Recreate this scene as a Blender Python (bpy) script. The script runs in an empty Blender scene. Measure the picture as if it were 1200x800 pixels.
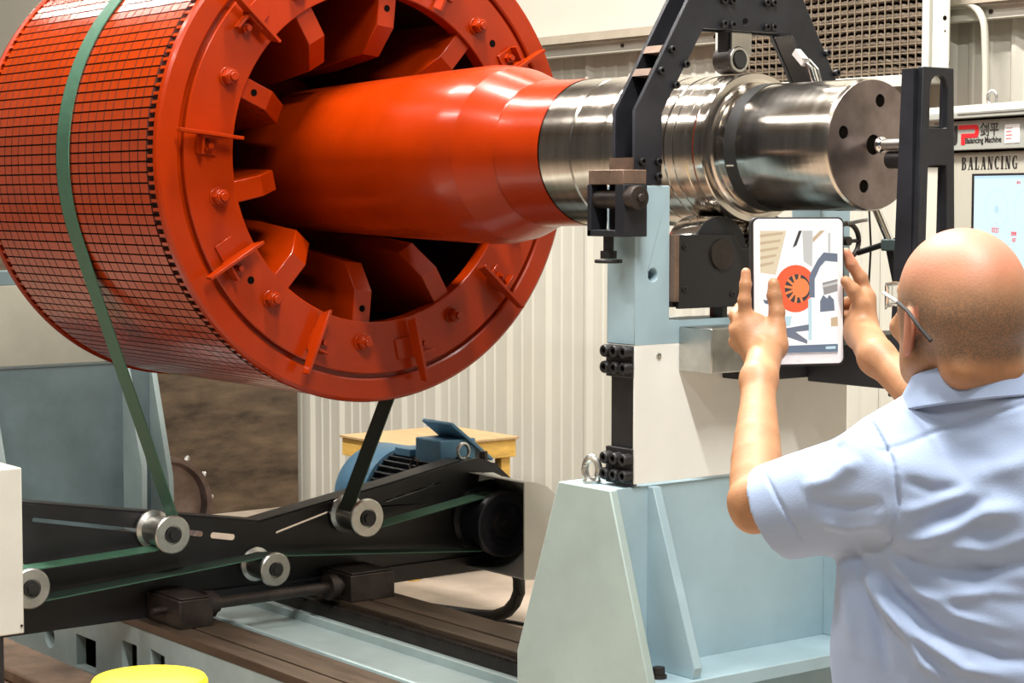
import bpy, bmesh, math, random
import numpy as np
from mathutils import Matrix, Vector, Euler
random.seed(3); np.random.seed(3)
S = bpy.context.scene
COL = S.collection
PI = math.pi
AX = 1.85                      # height of the rotor axis above the floor

# ------------------------------------------------------------------ camera, world, lights, exposure
cam_d = bpy.data.cameras.new('camera'); cam = bpy.data.objects.new('camera', cam_d); COL.objects.link(cam)
YAW, PITCH = .921, .0715
cam.location = (3.284, -3.564, 1.726)
cam.rotation_euler = (PI/2-PITCH, 0, YAW)
cam_d.sensor_width = 36; cam_d.lens = 2356.8/1200*36; cam_d.clip_start = .05
S.camera = cam

W = bpy.data.worlds.new('world'); S.world = W; W.use_nodes = True
W.node_tree.nodes['Background'].inputs[0].default_value = (1.0, .95, .88, 1)
W.node_tree.nodes['Background'].inputs[1].default_value = .075

def area(loc, sx, sy, power, target, col=(1, .965, .91)):
    d = bpy.data.lights.new('hall_lamp', 'AREA'); d.shape = 'RECTANGLE'; d.size = sx; d.size_y = sy
    d.energy = power; d.color = col
    o = bpy.data.objects.new('hall_lamp', d); COL.objects.link(o); o.location = loc
    v = Vector(target)-Vector(loc); o.rotation_euler = v.to_track_quat('-Z', 'Y').to_euler()
    return o
LAMPS = [(-1.7, -.5, 560), (-5.2, -.5, 130), (2.2, -1.9, 430), (3.2, -4.4, 120), (-1.5, -3.6, 160), (-5.2, -3.4, 90), (-8.9, -.5, 90), (-3.6, 1.4, 45), (.9, 1.2, 60)]
LAMP_Z = 5.6
for lx, ly, lp in LAMPS:
    area((lx, ly, LAMP_Z-.06), 2.2, .22, lp, (lx, ly, 0))

S.view_settings.view_transform = 'Standard'; S.view_settings.look = 'None'
S.view_settings.gamma = 1; S.view_settings.use_curve_mapping = False
S.view_settings.exposure = 0.0

# ------------------------------------------------------------------ materials
def mat(name, col, rough=.5, metal=0., var=.12, nscale=6., bump=0., bscale=60., coat=0., rvar=.1, emit=None, estr=1., stretch=None, spec=.5):
    m = bpy.data.materials.new(name); m.use_nodes = True; nt = m.node_tree; N = nt.nodes; L = nt.links
    b = N['Principled BSDF']
    b.inputs['Base Color'].default_value = (*col, 1); b.inputs['Roughness'].default_value = rough
    b.inputs['Metallic'].default_value = metal; b.inputs['Coat Weight'].default_value = coat
    b.inputs['Coat Roughness'].default_value = .08; b.inputs['Specular IOR Level'].default_value = spec
    if emit:
        b.inputs['Emission Color'].default_value = (*emit, 1); b.inputs['Emission Strength'].default_value = estr
    if var or bump or rvar:
        tc = N.new('ShaderNodeTexCoord'); mp = N.new('ShaderNodeMapping'); L.new(tc.outputs['Object'], mp.inputs[0])
        if stretch: mp.inputs['Scale'].default_value = stretch
        n = N.new('ShaderNodeTexNoise'); n.inputs['Scale'].default_value = nscale; n.inputs['Detail'].default_value = 6
        n.inputs['Roughness'].default_value = .65
        L.new(mp.outputs[0], n.inputs['Vector'])
        if var:
            r = N.new('ShaderNodeValToRGB'); L.new(n.outputs['Fac'], r.inputs[0])
            r.color_ramp.elements[0].position = .3; r.color_ramp.elements[1].position = .7
            r.color_ramp.elements[0].color = (*[c*(1-var) for c in col], 1)
            r.color_ramp.elements[1].color = (*[min(1, c*(1+var)) for c in col], 1)
            L.new(r.outputs[0], b.inputs['Base Color'])
        if rvar:
            mr = N.new('ShaderNodeMapRange'); L.new(n.outputs['Fac'], mr.inputs[0])
            mr.inputs[3].default_value = max(.03, rough-rvar); mr.inputs[4].default_value = min(1, rough+rvar)
            L.new(mr.outputs[0], b.inputs['Roughness'])
        if bump:
            n2 = N.new('ShaderNodeTexNoise'); n2.inputs['Scale'].default_value = bscale; n2.inputs['Detail'].default_value = 3
            L.new(tc.outputs['Object'], n2.inputs['Vector'])
            bp = N.new('ShaderNodeBump'); bp.inputs['Strength'].default_value = bump; bp.inputs['Distance'].default_value = .004
            L.new(n2.outputs['Fac'], bp.inputs['Height']); L.new(bp.outputs[0], b.inputs['Normal'])
    return m
M_ORANGE = mat('orange_paint', (.28, .020, .0003), .24, 0, .12, 5, .10, 14, .10, .07, spec=.28)
M_TILE = mat('orange_tile_paint', (.34, .030, .0006), .20, 0, .12, 9, .05, 30, .12, .08, spec=.35)
M_TSIDE = mat('tile_edge_dark', (.06, .012, .006), .6, 0, .2)
M_DARKRED = mat('drum_shade_red', (.020, .004, .003), .6, 0, .2)  # near-black: shade inside the drum and its tile gaps put into the colour
M_STEEL = mat('turned_steel', (.60, .55, .49), .17, 1, .20, 5, .02, 90, 0, .06, stretch=(7, .5, .5))
M_STEEL2 = mat('end_face_steel', (.29, .235, .225), .38, 1, .3, 9, .05, 30, 0, .1)
M_CHROME = mat('chrome', (.75, .74, .72), .13, 1, .05, 20, 0, 1, 0, .05)
M_SILVER = mat('dull_silver', (.55, .55, .52), .35, 1, .15, 18, .04, 60, 0, .1)
M_BLACK = mat('black_paint', (.011, .0105, .012), .42, 0, .35, 7, .05, 80, 0, .12)
M_BLACKBLUE = mat('black_oxide_plate', (.021, .022, .028), .40, .3, .3, 9, .04, 60, 0, .1)
M_IRON = mat('oily_dark_iron', (.032, .024, .020), .45, .4, .5, 14, .1, 60, 0, .15)
M_RUSTIRON = mat('brownish_bare_iron', (.20, .135, .10), .5, .6, .35, 16, .06, 60, 0, .12)
M_RUBBER = mat('black_rubber', (.018, .018, .018), .5, 0, .2, 20)
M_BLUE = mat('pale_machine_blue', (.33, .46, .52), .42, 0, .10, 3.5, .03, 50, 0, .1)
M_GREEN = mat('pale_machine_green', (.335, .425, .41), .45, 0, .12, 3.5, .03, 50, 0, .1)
M_BLUE2 = mat('shaded_machine_blue', (.13, .18, .19), .5, 0, .25, 3, .03, 50, 0, .1)  # darker copy of the machine blue, shade on the rear pedestal painted in
M_BED = mat('bed_paint', (.33, .41, .41), .5, 0, .16, 4, .05, 50, 0, .1)
M_IVORY = mat('ivory_sheet', (.50, .495, .44), .4, 0, .07, 5, .02, 50, 0, .08)
M_IVORY2 = mat('shaded_ivory', (.33, .32, .26), .5, 0, .12, 3)  # rear cover plate: white toned down, the drum's shadow is in the colour
M_WHITE = mat('ivory_plate', (.78, .78, .74), .35, 0, .05, 4, .01, 50, 0, .08)
M_CREAM = mat('cream_wall_sheet', (.50, .485, .42), .5, 0, .06, 3, .02, 20, 0, .08, stretch=(1, 1, .25))
M_CREAM2 = mat('cream_flat_liner', (.50, .48, .41), .55, 0, .03, 2)
M_CONS = mat('console_beige', (.37, .36, .30), .45, 0, .04, 6)
M_CONS2 = mat('console_grey_band', (.29, .30, .27), .45, 0, .03, 6)
M_FLOOR = mat('dusty_concrete', (.36, .29, .225), .75, 0, .22, 2.5, .1, 30, 0, .1)
M_CURB = mat('brown_oily_concrete', (.20, .13, .085), .7, 0, .5, 6, .25, 25, 0, .1)
M_CEIL = mat('ceiling_sheet', (.30, .28, .25), .7, 0, .05, 3)
M_RAIL = mat('oiled_brown_rail', (.10, .07, .048), .38, .4, .35, 10, .05, 60, 0, .12, stretch=(.3, 2, 2))
M_BELT = mat('green_belt', (.040, .115, .070), .55, 0, .18, 40)
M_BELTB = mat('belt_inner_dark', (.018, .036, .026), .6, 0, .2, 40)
M_YELLOW = mat('yellow_paint', (.80, .58, .0), .4, 0, .03, 5)
M_YWOOD = mat('yellow_painted_wood', (.66, .40, .09), .6, 0, .25, 8, .1, 30, 0, .1, stretch=(1, 1, 5))
M_PLY = mat('plywood', (.50, .34, .17), .6, 0, .15, 5, .05, 30, 0, .1, stretch=(1, 6, 1))
M_MOTOR = mat('motor_blue', (.11, .27, .42), .38, 0, .15, 6, .03, 40, 0, .1)
M_MOTORD = mat('motor_dark_ribs', (.02, .025, .03), .5, 0, .3, 10)
M_BROWNB = mat('brown_stained_board', (.085, .057, .033), .6, 0, .7, 3.2, .08, 25, 0, .15, stretch=(1, 1, 3.5))
M_COIL = mat('dusty_coil_brown', (.11, .08, .055), .6, .2, .5, 14, .3, 40, 0, .1)
M_WIRE = mat('tan_mesh_wire', (.23, .185, .13), .5, .3, .2, 20)
M_DARK = mat('dark_recess', (.006, .005, .004), .9, 0, 0, 1, 0, 1, 0, 0, spec=.0)
M_INK = mat('black_ink', (.015, .014, .014), .5, 0, 0, 1, 0, 1, 0, 0)
M_RED = mat('red_ink', (.62, .015, .02), .45, 0, 0, 1, 0, 1, 0, 0)
M_PAPER = mat('label_paper', (.75, .72, .72), .5, 0, .03, 10)
M_LAMP = mat('lamp_diffuser', (.9, .9, .85), .4, 0, 0, 1, 0, 1, 0, 0, emit=(1, .93, .82), estr=4)

# ------------------------------------------------------------------ object helpers
def tag(o, label=None, cat=None, group=None, kind=None):
    if label: o['label'] = label
    if cat: o['category'] = cat
    if group: o['group'] = group
    if kind: o['kind'] = kind
    return o
def thing(name, loc, label, cat, rz=0, group=None):
    o = bpy.data.objects.new(name, None); COL.objects.link(o); o.location = loc; o.rotation_euler = (0, 0, rz)
    o.empty_display_size = .1
    return tag(o, label, cat, group)
def link(name, me, m, parent=None, local=False, bevel=0, smooth=35):
    o = bpy.data.objects.new(name, me); COL.objects.link(o)
    if m is not None and not me.materials: me.materials.append(m)
    if parent:
        o.parent = parent
        if not local and parent.type == 'EMPTY': o.matrix_parent_inverse = Matrix.Translation(parent.location).inverted()
    if smooth:
        me.polygons.foreach_set('use_smooth', [True]*len(me.polygons)); me.set_sharp_from_angle(angle=math.radians(smooth))
    if bevel:
        b = o.modifiers.new('bevel', 'BEVEL'); b.width = bevel; b.segments = 2; b.limit_method = 'ANGLE'; b.angle_limit = math.radians(50)
        b.harden_normals = False
    return o
class MB:
    def __init__(s): s.v = []; s.f = []
    def add(s, v, f):
        n = len(s.v); s.v += [tuple(a) for a in v]; s.f += [tuple(i+n for i in q) for q in f]; return s
    def box(s, x0, x1, y0, y1, z0, z1, R=None):
        v = [(x, y, z) for x in (x0, x1) for y in (y0, y1) for z in (z0, z1)]
        if R is not None: v = [R @ Vector(p) for p in v]
        return s.add(v, [(0, 1, 3, 2), (4, 6, 7, 5), (0, 4, 5, 1), (2, 3, 7, 6), (0, 2, 6, 4), (1, 5, 7, 3)])
    def prism(s, pts, axis, a, b):
        """pts: polygon in the two other axes (order xy / xz / yz), extruded along axis from a to b"""
        def w(p, c): return {'X': (c, p[0], p[1]), 'Y': (p[0], c, p[1]), 'Z': (p[0], p[1], c)}[axis]
        n = len(pts); v = [w(p, a) for p in pts]+[w(p, b) for p in pts]
        return s.add(v, [tuple(range(n)), tuple(range(2*n-1, n-1, -1))]+[(i, (i+1) % n, n+(i+1) % n, n+i) for i in range(n)])
    def tube(s, p0, p1, r0, r1=None, n=20, caps=True):
        p0 = Vector(p0); p1 = Vector(p1); r1 = r0 if r1 is None else r1
        d = (p1-p0).normalized(); u = d.orthogonal().normalized(); w = d.cross(u)
        if abs(d.x) > .99: u = Vector((0, 1, 0)); w = d.cross(u)
        v = [p+(u*math.cos(2*PI*i/n)+w*math.sin(2*PI*i/n))*r for p, r in ((p0, r0), (p1, r1)) for i in range(n)]
        f = [(i, (i+1) % n, n+(i+1) % n, n+i) for i in range(n)]
        if caps: f += [tuple(range(n-1, -1, -1)), tuple(range(n, 2*n))]
        return s.add(v, f)
    def path(s, pts, r, n=10, closed=False):
        pts = [Vector(p) for p in pts]; m = len(pts); v = []
        for i, p in enumerate(pts):
            t = (pts[(i+1) % m] if closed or i < m-1 else p)-(pts[i-1] if closed or i else p)
            t.normalize(); u = t.cross(Vector((.13, .21, .97))).normalized(); w = t.cross(u)
            v += [p+(u*math.cos(2*PI*k/n)+w*math.sin(2*PI*k/n))*r for k in range(n)]
        f = [(i*n+k, i*n+(k+1) % n, ((i+1) % m)*n+(k+1) % n, ((i+1) % m)*n+k) for i in range(m if closed else m-1) for k in range(n)]
        if not closed: f += [tuple(range(n-1, -1, -1)), tuple(range((m-1)*n, m*n))]
        return s.add(v, f)
    def lathe(s, prof, c=(0, 0), n=96, closed=False, caps=False):
        """profile of (x, r), revolved about the line parallel to X through y=c[0], z=c[1]"""
        m = len(prof); v = [(x, c[0]+r*math.cos(2*PI*i/n), c[1]+r*math.sin(2*PI*i/n)) for x, r in prof for i in range(n)]
        f = [(j*n+i, j*n+(i+1) % n, ((j+1) % m)*n+(i+1) % n, ((j+1) % m)*n+i) for j in range(m if closed else m-1) for i in range(n)]
        if caps: f += [tuple(range(n)), tuple(range(m*n-1, (m-1)*n-1, -1))]
        return s.add(v, f)
    def hexnut(s, c, d, r, h):
        c = Vector(c); return s.tube(c, c+Vector(d)*h, r, n=6)
    def socket(s, c, d, r=.011, h=.014):
        """a socket head cap screw: ring with a sunk centre, axis d"""
        c = Vector(c); d = Vector(d).normalized(); u = d.orthogonal().normalized(); w = d.cross(u); n = 14; v = []
        for rr, hh in ((r, 0), (r, h*.85), (r*.88, h), (r*.52, h), (r*.5, h*.35)):
            v += [c+d*hh+(u*math.cos(2*PI*i/n)+w*math.sin(2*PI*i/n))*rr for i in range(n)]
        f = [(j*n+i, j*n+(i+1) % n, (j+1)*n+(i+1) % n, (j+1)*n+i) for j in range(4) for i in range(n)]+[tuple(range(4*n, 5*n))]
        return s.add(v, f)
    def build(s, name, m, parent=None, local=False, bevel=0, smooth=28, kind=None, label=None):
        me = bpy.data.meshes.new(name); me.from_pydata(s.v, [], s.f); me.validate()
        bm = bmesh.new(); bm.from_mesh(me); bmesh.ops.recalc_face_normals(bm, faces=bm.faces); bm.to_mesh(me); bm.free()
        o = link(name, me, m, parent, local, bevel, smooth)
        if kind: o['kind'] = kind
        if label: o['label'] = label
        return o
def plate(name, outline, holes, axis, a, b, m, parent, local=False, bevel=0, label=None):
    """flat plate with real holes: outline and holes in the two other axes, from a to b along axis"""
    cu = bpy.data.curves.new('tmp', 'CURVE'); cu.dimensions = '2D'; cu.fill_mode = 'BOTH'
    for pts in [outline]+list(holes):
        sp = cu.splines.new('POLY'); sp.points.add(len(pts)-1)
        for i, p in enumerate(pts): sp.points[i].co = (p[0], p[1], 0, 1)
        sp.use_cyclic_u = True
    cu.extrude = abs(b-a)/2
    ob = bpy.data.objects.new('tmp', cu); me = bpy.data.meshes.new_from_object(ob)
    bpy.data.objects.remove(ob); bpy.data.curves.remove(cu)
    mid = (a+b)/2
    for v in me.vertices:
        x, y, z = v.co
        v.co = {'X': (mid+z, x, y), 'Y': (x, mid+z, y), 'Z': (x, y, mid+z)}[axis]
    me.name = name
    bm = bmesh.new(); bm.from_mesh(me); bmesh.ops.remove_doubles(bm, verts=bm.verts, dist=1e-5)
    bmesh.ops.recalc_face_normals(bm, faces=bm.faces); bm.to_mesh(me); bm.free()
    o = link(name, me, m, parent, local, bevel, 35)
    if label: o['label'] = label
    return o
def circle(c, r, n=24): return [(c[0]+r*math.cos(2*PI*i/n), c[1]+r*math.sin(2*PI*i/n)) for i in range(n)]
def slot(p, q, r, n=8):
    p = Vector(p); q = Vector(q); a = math.atan2((q-p).y, (q-p).x)
    return [tuple(q+Vector((math.cos(a-PI/2+PI*i/n), math.sin(a-PI/2+PI*i/n)))*r) for i in range(n+1)] + \
           [tuple(p+Vector((math.cos(a+PI/2+PI*i/n), math.sin(a+PI/2+PI*i/n)))*r) for i in range(n+1)]
def text(name, body, m, parent, T, size, sx=1, depth=.0006, offset=0, shear=0):
    cu = bpy.data.curves.new('tmp', 'FONT'); cu.body = body; cu.size = size; cu.extrude = depth; cu.offset = offset; cu.shear = shear
    cu.resolution_u = 4
    ob = bpy.data.objects.new('tmp', cu); me = bpy.data.meshes.new_from_object(ob)
    bpy.data.objects.remove(ob); bpy.data.curves.remove(cu); me.name = name
    me.transform(T @ Matrix.Diagonal((sx, 1, 1, 1)))
    return link(name, me, m, parent, True, 0, 0)

# ------------------------------------------------------------------ the hall
MB().box(-13, 6, -9, 2.35, -.12, 0).build('floor', M_FLOOR, smooth=0, kind='structure')
MB().box(-13, 6, -9, 2.45, 6, 6.1).build('ceiling', M_CEIL, smooth=0, kind='structure')
MB().box(-13.1, -13, -9, 2.45, 0, 6).build('wall_left', M_CREAM2, smooth=0, kind='structure')
wb = MB().box(-13, 6, 2.36, 2.45, 0, 6).build('wall_back', M_CREAM2, smooth=0, kind='structure')
# ribbed sheets, each a panel 0.915 m wide with major ribs every 0.305 m
PW = .915
def panel_mesh():
    prof = []
    for k in range(3):
        x = k*.305
        prof += [(x, 0), (x+.008, -.0), (x+.028, -.020), (x+.044, -.020), (x+.066, 0), (x+.118, 0), (x+.126, -.006), (x+.140, -.006), (x+.148, 0),
                 (x+.202, 0), (x+.210, -.006), (x+.224, -.006), (x+.232, 0)]
    prof.append((PW-.002, 0)); n = len(prof)
    v = [(x, y, z) for z in (0, 2.42) for x, y in prof]
    me = bpy.data.meshes.new('wall_panel'); me.from_pydata(v, [], [(i, i+1, n+i+1, n+i) for i in range(n-1)]); me.materials.append(M_CREAM)
    return me
pm = panel_mesh()
for i in range(15):
    o = bpy.data.objects.new('wall_panel', pm); COL.objects.link(o); o.parent = wb; o.location = (-11.26+i*PW, 2.345, 0)
g = MB().box(-13, 6, 2.245, 2.31, 2.37, 2.415).box(-13, 6, 2.22, 2.36, 2.415, 2.424).build('trim_1', M_CREAM, smooth=0, kind='structure')
MB().box(-13, 6, 2.20, 2.26, 2.425, 2.462).build('trim_2', mat('trim_brown_grey', (.36, .31, .24), .55), smooth=0, kind='structure')
MB().box(-13, 6, 2.27, 2.36, 2.462, 6).build('trim_3', M_CREAM2, smooth=0, kind='structure')
for i, x in enumerate((-3.55, -2.95, -1.5)):
    MB().socket((x, 2.244, 2.395), (0, -1, 0), .008, .008).build('trim_screw', M_IRON, g)
PLACES = ['above the front end of the drum', 'above the rear pedestal', 'above the man', 'behind the photographer', 'left of the photographer', 'over the left aisle', 'at the far left end of the hall', 'near the ribbed wall above the motor', 'near the wall above the console']
for (lx, ly, _p), pl_ in zip(LAMPS, PLACES):
    t = thing('ceiling_light', (lx, ly, LAMP_Z), 'long warehouse lamp hanging '+pl_, 'lamp', 0, 'hall lamps')
    MB().box(lx-1.15, lx+1.15, ly-.16, ly+.16, LAMP_Z-.02, LAMP_Z+.04).build('housing', M_CONS2, t)
    MB().tube((lx-.5, ly, LAMP_Z+.04), (lx-.5, ly, 6), .01, n=8).tube((lx+.5, ly, LAMP_Z+.04), (lx+.5, ly, 6), .01, n=8).build('hanger', M_SILVER, t)

# ------------------------------------------------------------------ the rotor
XF, XB, RD = -2.123, -3.46, .781
rotor = thing('rotor', (-2.0, 0, AX), 'huge glossy orange drum rotor with tiled rim and polished steel shaft end', 'rotor')
def pt(x, r, a): return (x, r*math.cos(a), AX+r*math.sin(a))
# drum core (dark gaps) and tiles
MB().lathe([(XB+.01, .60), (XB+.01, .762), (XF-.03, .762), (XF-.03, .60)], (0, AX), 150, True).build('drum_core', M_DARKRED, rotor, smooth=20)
NC, NR = 21, 150
x0, x1 = XB+.050, XF-.074
WTS = [1.0]*NC; WTS[NC-4] = 1.45; WTS[NC-14] = 1.45; tot = sum(WTS)
XE = [x0+(x1-x0)*sum(WTS[:i])/tot for i in range(NC+1)]
px = (x1-x0)/tot; hw = px/2-.0024; pa = 2*PI/NR; hh = .776*pa/2-.0021
tm = MB()
tm.box(-hw, hw, -hh, hh, -.018, 0)
tme = bpy.data.meshes.new('tile'); tme.from_pydata([(p[0], p[1], p[2]) if p[2] < -.01 else (p[0]*.985, p[1]*.96, p[2]) for p in tm.v], [], tm.f); tme.materials.append(M_TILE); tme.materials.append(M_TSIDE)
for p_ in tme.polygons: p_.material_index = 0 if p_.center.z > -.001 else 1
camv = Vector(cam.location); cand = []
fwd = Vector((-math.sin(YAW), math.cos(YAW), 0))
for i in range(NC):
    for j in range(NR):
        a = j*pa; x = (XE[i]+XE[i+1])/2
        p = Vector(pt(x, .776, a)); nrm = Vector((0, math.cos(a), math.sin(a))); d = camv-p
        inv = abs(d.dot(Vector((fwd.y, -fwd.x, 0)))/d.dot(fwd)) < .25 and (p.z-camv.z)/-d.dot(fwd) < .1
        cand.append(((nrm.dot(d)/d.length**3) if inv else -1, i, j))
cand.sort(reverse=True); single = {(i, j) for _, i, j in cand[:300]}
stuff = MB()
WIDE = [i for i in range(NC) if WTS[i] > 1.2]
tmw = tme.copy(); tmw.name = 'wide_tile'
for v_ in tmw.vertices: v_.co.x *= (1.45*px/2-.0024)/hw
for _, i, j in cand:
    a = j*pa; x = (XE[i]+XE[i+1])/2
    # local +Z is radial: rotate about X
    R = Matrix.Translation(pt(x, .776, a)) @ Matrix.Rotation(a-PI/2, 4, 'X')
    if (i, j) in single:
        o = bpy.data.objects.new('tile', tmw if i in WIDE else tme); COL.objects.link(o); o.parent = rotor
        o.matrix_parent_inverse = Matrix.Translation(rotor.location).inverted(); o.matrix_basis = R
    else:
        stuff.add([R @ v.co for v in (tmw if i in WIDE else tme).vertices], tm.f)
me = bpy.data.meshes.new('tile_rows'); me.from_pydata(stuff.v, [], stuff.f); me.update()
me.materials.append(M_TILE); me.materials.append(M_TSIDE)
me.polygons.foreach_set('material_index', [tme.polygons[i % 6].material_index for i in range(len(me.polygons))])
link('tile_rows', me, M_TILE, rotor, smooth=0)['kind'] = 'stuff'
# tooth rings beside the end rings
tt = MB()
for xe, nt_ in ((x1+.004, 180), (x0-.046, 150)):
    for j in range(nt_):
        a = 2*PI*j/nt_; R = Matrix.Translation(pt(xe+.020, .775, a)) @ Matrix.Rotation(a-PI/2, 4, 'X')
        tt.box(-.020, .020, -.0050, .0050, -.012, 0, R)
tt.build('slot_teeth', M_TILE, rotor, smooth=0, kind='stuff')
# end rings
MB().lathe([(XF-.028, .62), (XF-.028, .768), (XF-.022, .781), (XF-.018, .783), (XF-.006, .779), (XF+.0, .770), (XF+.0, .712), (XF-.004, .706), (XF-.02, .706), (XF-.02, .62)], (0, AX), 200, True).build('end_ring', M_ORANGE, rotor, smooth=12)
MB().lathe([(XB, .55), (XB, .775), (XB+.004, .783), (XB+.012, .783), (XB+.016, .775), (XB+.016, .55)], (0, AX), 200, True).build('end_ring', M_ORANGE, rotor, smooth=12)
MB().lathe([(XF-.05, .524), (XF-.05, .69), (XF+.001, .690), (XF+.004, .687), (XF+.004, .527), (XF+.001, .524)], (0, AX), 200, True).build('spider_plate', M_ORANGE, rotor, smooth=12)
# deep closed inside of the drum
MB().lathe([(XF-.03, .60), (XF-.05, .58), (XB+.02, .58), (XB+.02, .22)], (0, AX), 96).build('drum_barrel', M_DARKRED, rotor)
# ten spider arms at 36 degrees
for k in range(10):
    a = math.radians(12+36*k)
    prof = [(XF-.012, .53), (XF-.012, .424), (XF-.085, .335), (XF-.35, .30), (XB+.3, .26), (XB+.05, .25), (XB+.05, .585), (XF-.06, .585), (XF-.06, .53)]
    mb = MB(); mb.prism([(x, r) for x, r in prof], 'Y', -.033, .033)
    R = Matrix.Translation((0, 0, AX)) @ Matrix.Rotation(a-PI/2, 4, 'X')
    mb.v = [tuple(R @ Vector(v)) for v in mb.v]
    arm = mb.build('spider_arm', M_ORANGE, rotor, bevel=.003)
    if k in (4, 2, 7):
        c = Vector(pt(XF-.0115, .482, a)); MB().tube(c, c+Vector((.0006, 0, 0)), .011, n=14).build('arm_hole', M_DARK, arm)
    # hex bolt with washer in line with the arm
    c = Vector(pt(XF+.004, .590, a))
    b = MB().tube(c, c+Vector((.006, 0, 0)), .030, n=28).tube(c+Vector((.006, 0, 0)), c+Vector((.030, 0, 0)), .026, n=6)
    b.tube(c+Vector((.030, 0, 0)), c+Vector((.036, 0, 0)), .021, .019, n=24).tube(c+Vector((.034, 0, 0)), c+Vector((.046, 0, 0)), .013, n=16)
    b.build('hex_bolt', M_ORANGE, rotor, bevel=.0015)
    # blower fin on its folded bracket, between the arms
    a2 = math.radians(30+36*k); R2 = Matrix.Translation((0, 0, AX)) @ Matrix.Rotation(a2-PI/2, 4, 'X')
    f = MB()
    f.prism([(XF+.014, .535), (XF+.062, .520), (XF+.066, .735), (XF+.034, .735), (XF+.022, .66), (XF+.008, .655)], 'Y', -.005, .005)
    f.v = [tuple(R2 @ Vector(v)) for v in f.v]; fin = f.build('blower_fin', M_ORANGE, rotor, bevel=.001)
    s = 1 if k % 2 == 0 else -1
    f = MB()
    f.box(XF+.004, XF+.013, -.005 if s > 0 else -.06, .06 if s > 0 else .005, .585, .65)
    f.box(XF+.004, XF+.05, .0, .012, .585, .65)
    f.box(XF+.013, XF+.045, .0, .062, .642, .65)
    f.v = [tuple(R2 @ Vector((v[0], -v[1], v[2]))) for v in f.v]; f.build('fin_bracket', M_ORANGE, fin, bevel=.001)
    c = R2 @ Vector((XF+.013, -.035, .618))
    MB().tube(c, c+Vector((.014, 0, 0)), .016, n=6).tube(c+Vector((.014, 0, 0)), c+Vector((.028, 0, 0)), .009, n=12).build('bracket_bolt', M_ORANGE, fin)
for a in (-141, 40, 112):
    c = Vector(pt(XF+.0045, .60, math.radians(a))); MB().tube(c, c+Vector((.0006, 0, 0)), .012, n=16).build('balance_hole', M_DARK, rotor)
# shaft: orange part, then turned steel
MB().lathe([(XB-.05, .0), (XB-.05, .20), (-2.9, .215), (-2.45, .236), (-2.30, .240), (-2.0, .249), (-1.70, .257), (-1.46, .262), (-1.425, .260), (-1.36, .250), (-1.235, .209), (-1.228, .206), (-1.222, .206), (-1.215, .2085),
            (-1.19, .2065), (-1.13, .2045), (-1.026, .203)], (0, AX), 160).build('painted_shaft', M_ORANGE, rotor, smooth=9)
MB().lathe([(-2.95, .22), (-2.95, .33), (-2.90, .34), (-2.86, .33), (-2.86, .22)], (0, AX), 96, True).build('hub_collar', M_ORANGE, rotor)
MB().lathe([(-1.026, .19), (-1.026, .1995), (-1.022, .2015), (-.894, .2015), (-.891, .1975), (-.887, .1975), (-.884, .2015), (-.762, .2005), (-.759, .1985), (-.755, .1985), (-.752, .2005), (-.70, .199), (-.695, .190),
            (-.66, .190), (-.655, .1885), (-.60, .188), (-.597, .1865), (-.535, .186), (-.5325, .1835), (-.527, .1835), (-.5245, .186), (-.50, .1855), (-.498, .184), (-.478, .184), (-.476, .1855), (-.455, .185), (-.453, .1835), (-.445, .1835), (-.430, .184),
            (-.424, .1865), (-.420, .1875), (-.392, .1875), (-.388, .1855), (-.3865, .172), (-.384, .165), (-.378, .1615), (-.365, .159), (-.345, .158), (-.30, .1572), (-.10, .1565), (-.006, .1565), (0, .1525), (.0, .0)], (0, AX), 180).build('steel_journal', M_STEEL, rotor, smooth=7)
MB().lathe([(-.342, .1578), (-.342, .1592), (-.302, .1585), (-.302, .157)], (0, AX), 128, True).build('black_tape_band', M_RUBBER, rotor)
a = math.radians(197); c = pt(-.325, .1592, a)
R = Matrix.Translation(c) @ Matrix.Rotation(a-PI/2, 4, 'X')
MB().box(-.012, .012, -.002, .002, -.001, .0008, R).build('tape_mark', M_CREAM, rotor)
plate('shaft_end_face', circle((0, AX), .1525, 96), [circle((-.102, 1.877), .0155), circle((.021, 1.954), .0155), circle((-.031, 1.752), .0155), circle((.105, 1.832), .0155), circle((0, AX), .024)], 'X', 0.0, .004, M_STEEL2, rotor)
hb = MB()
for y, z in ((-.102, 1.877), (.021, 1.954), (-.031, 1.752), (.105, 1.832), (0, AX)):
    MB().tube((.0005, y, z), (.0012, y, z), .017 if z != AX else .026, n=24).build('threaded_hole', M_DARK, rotor)

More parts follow.
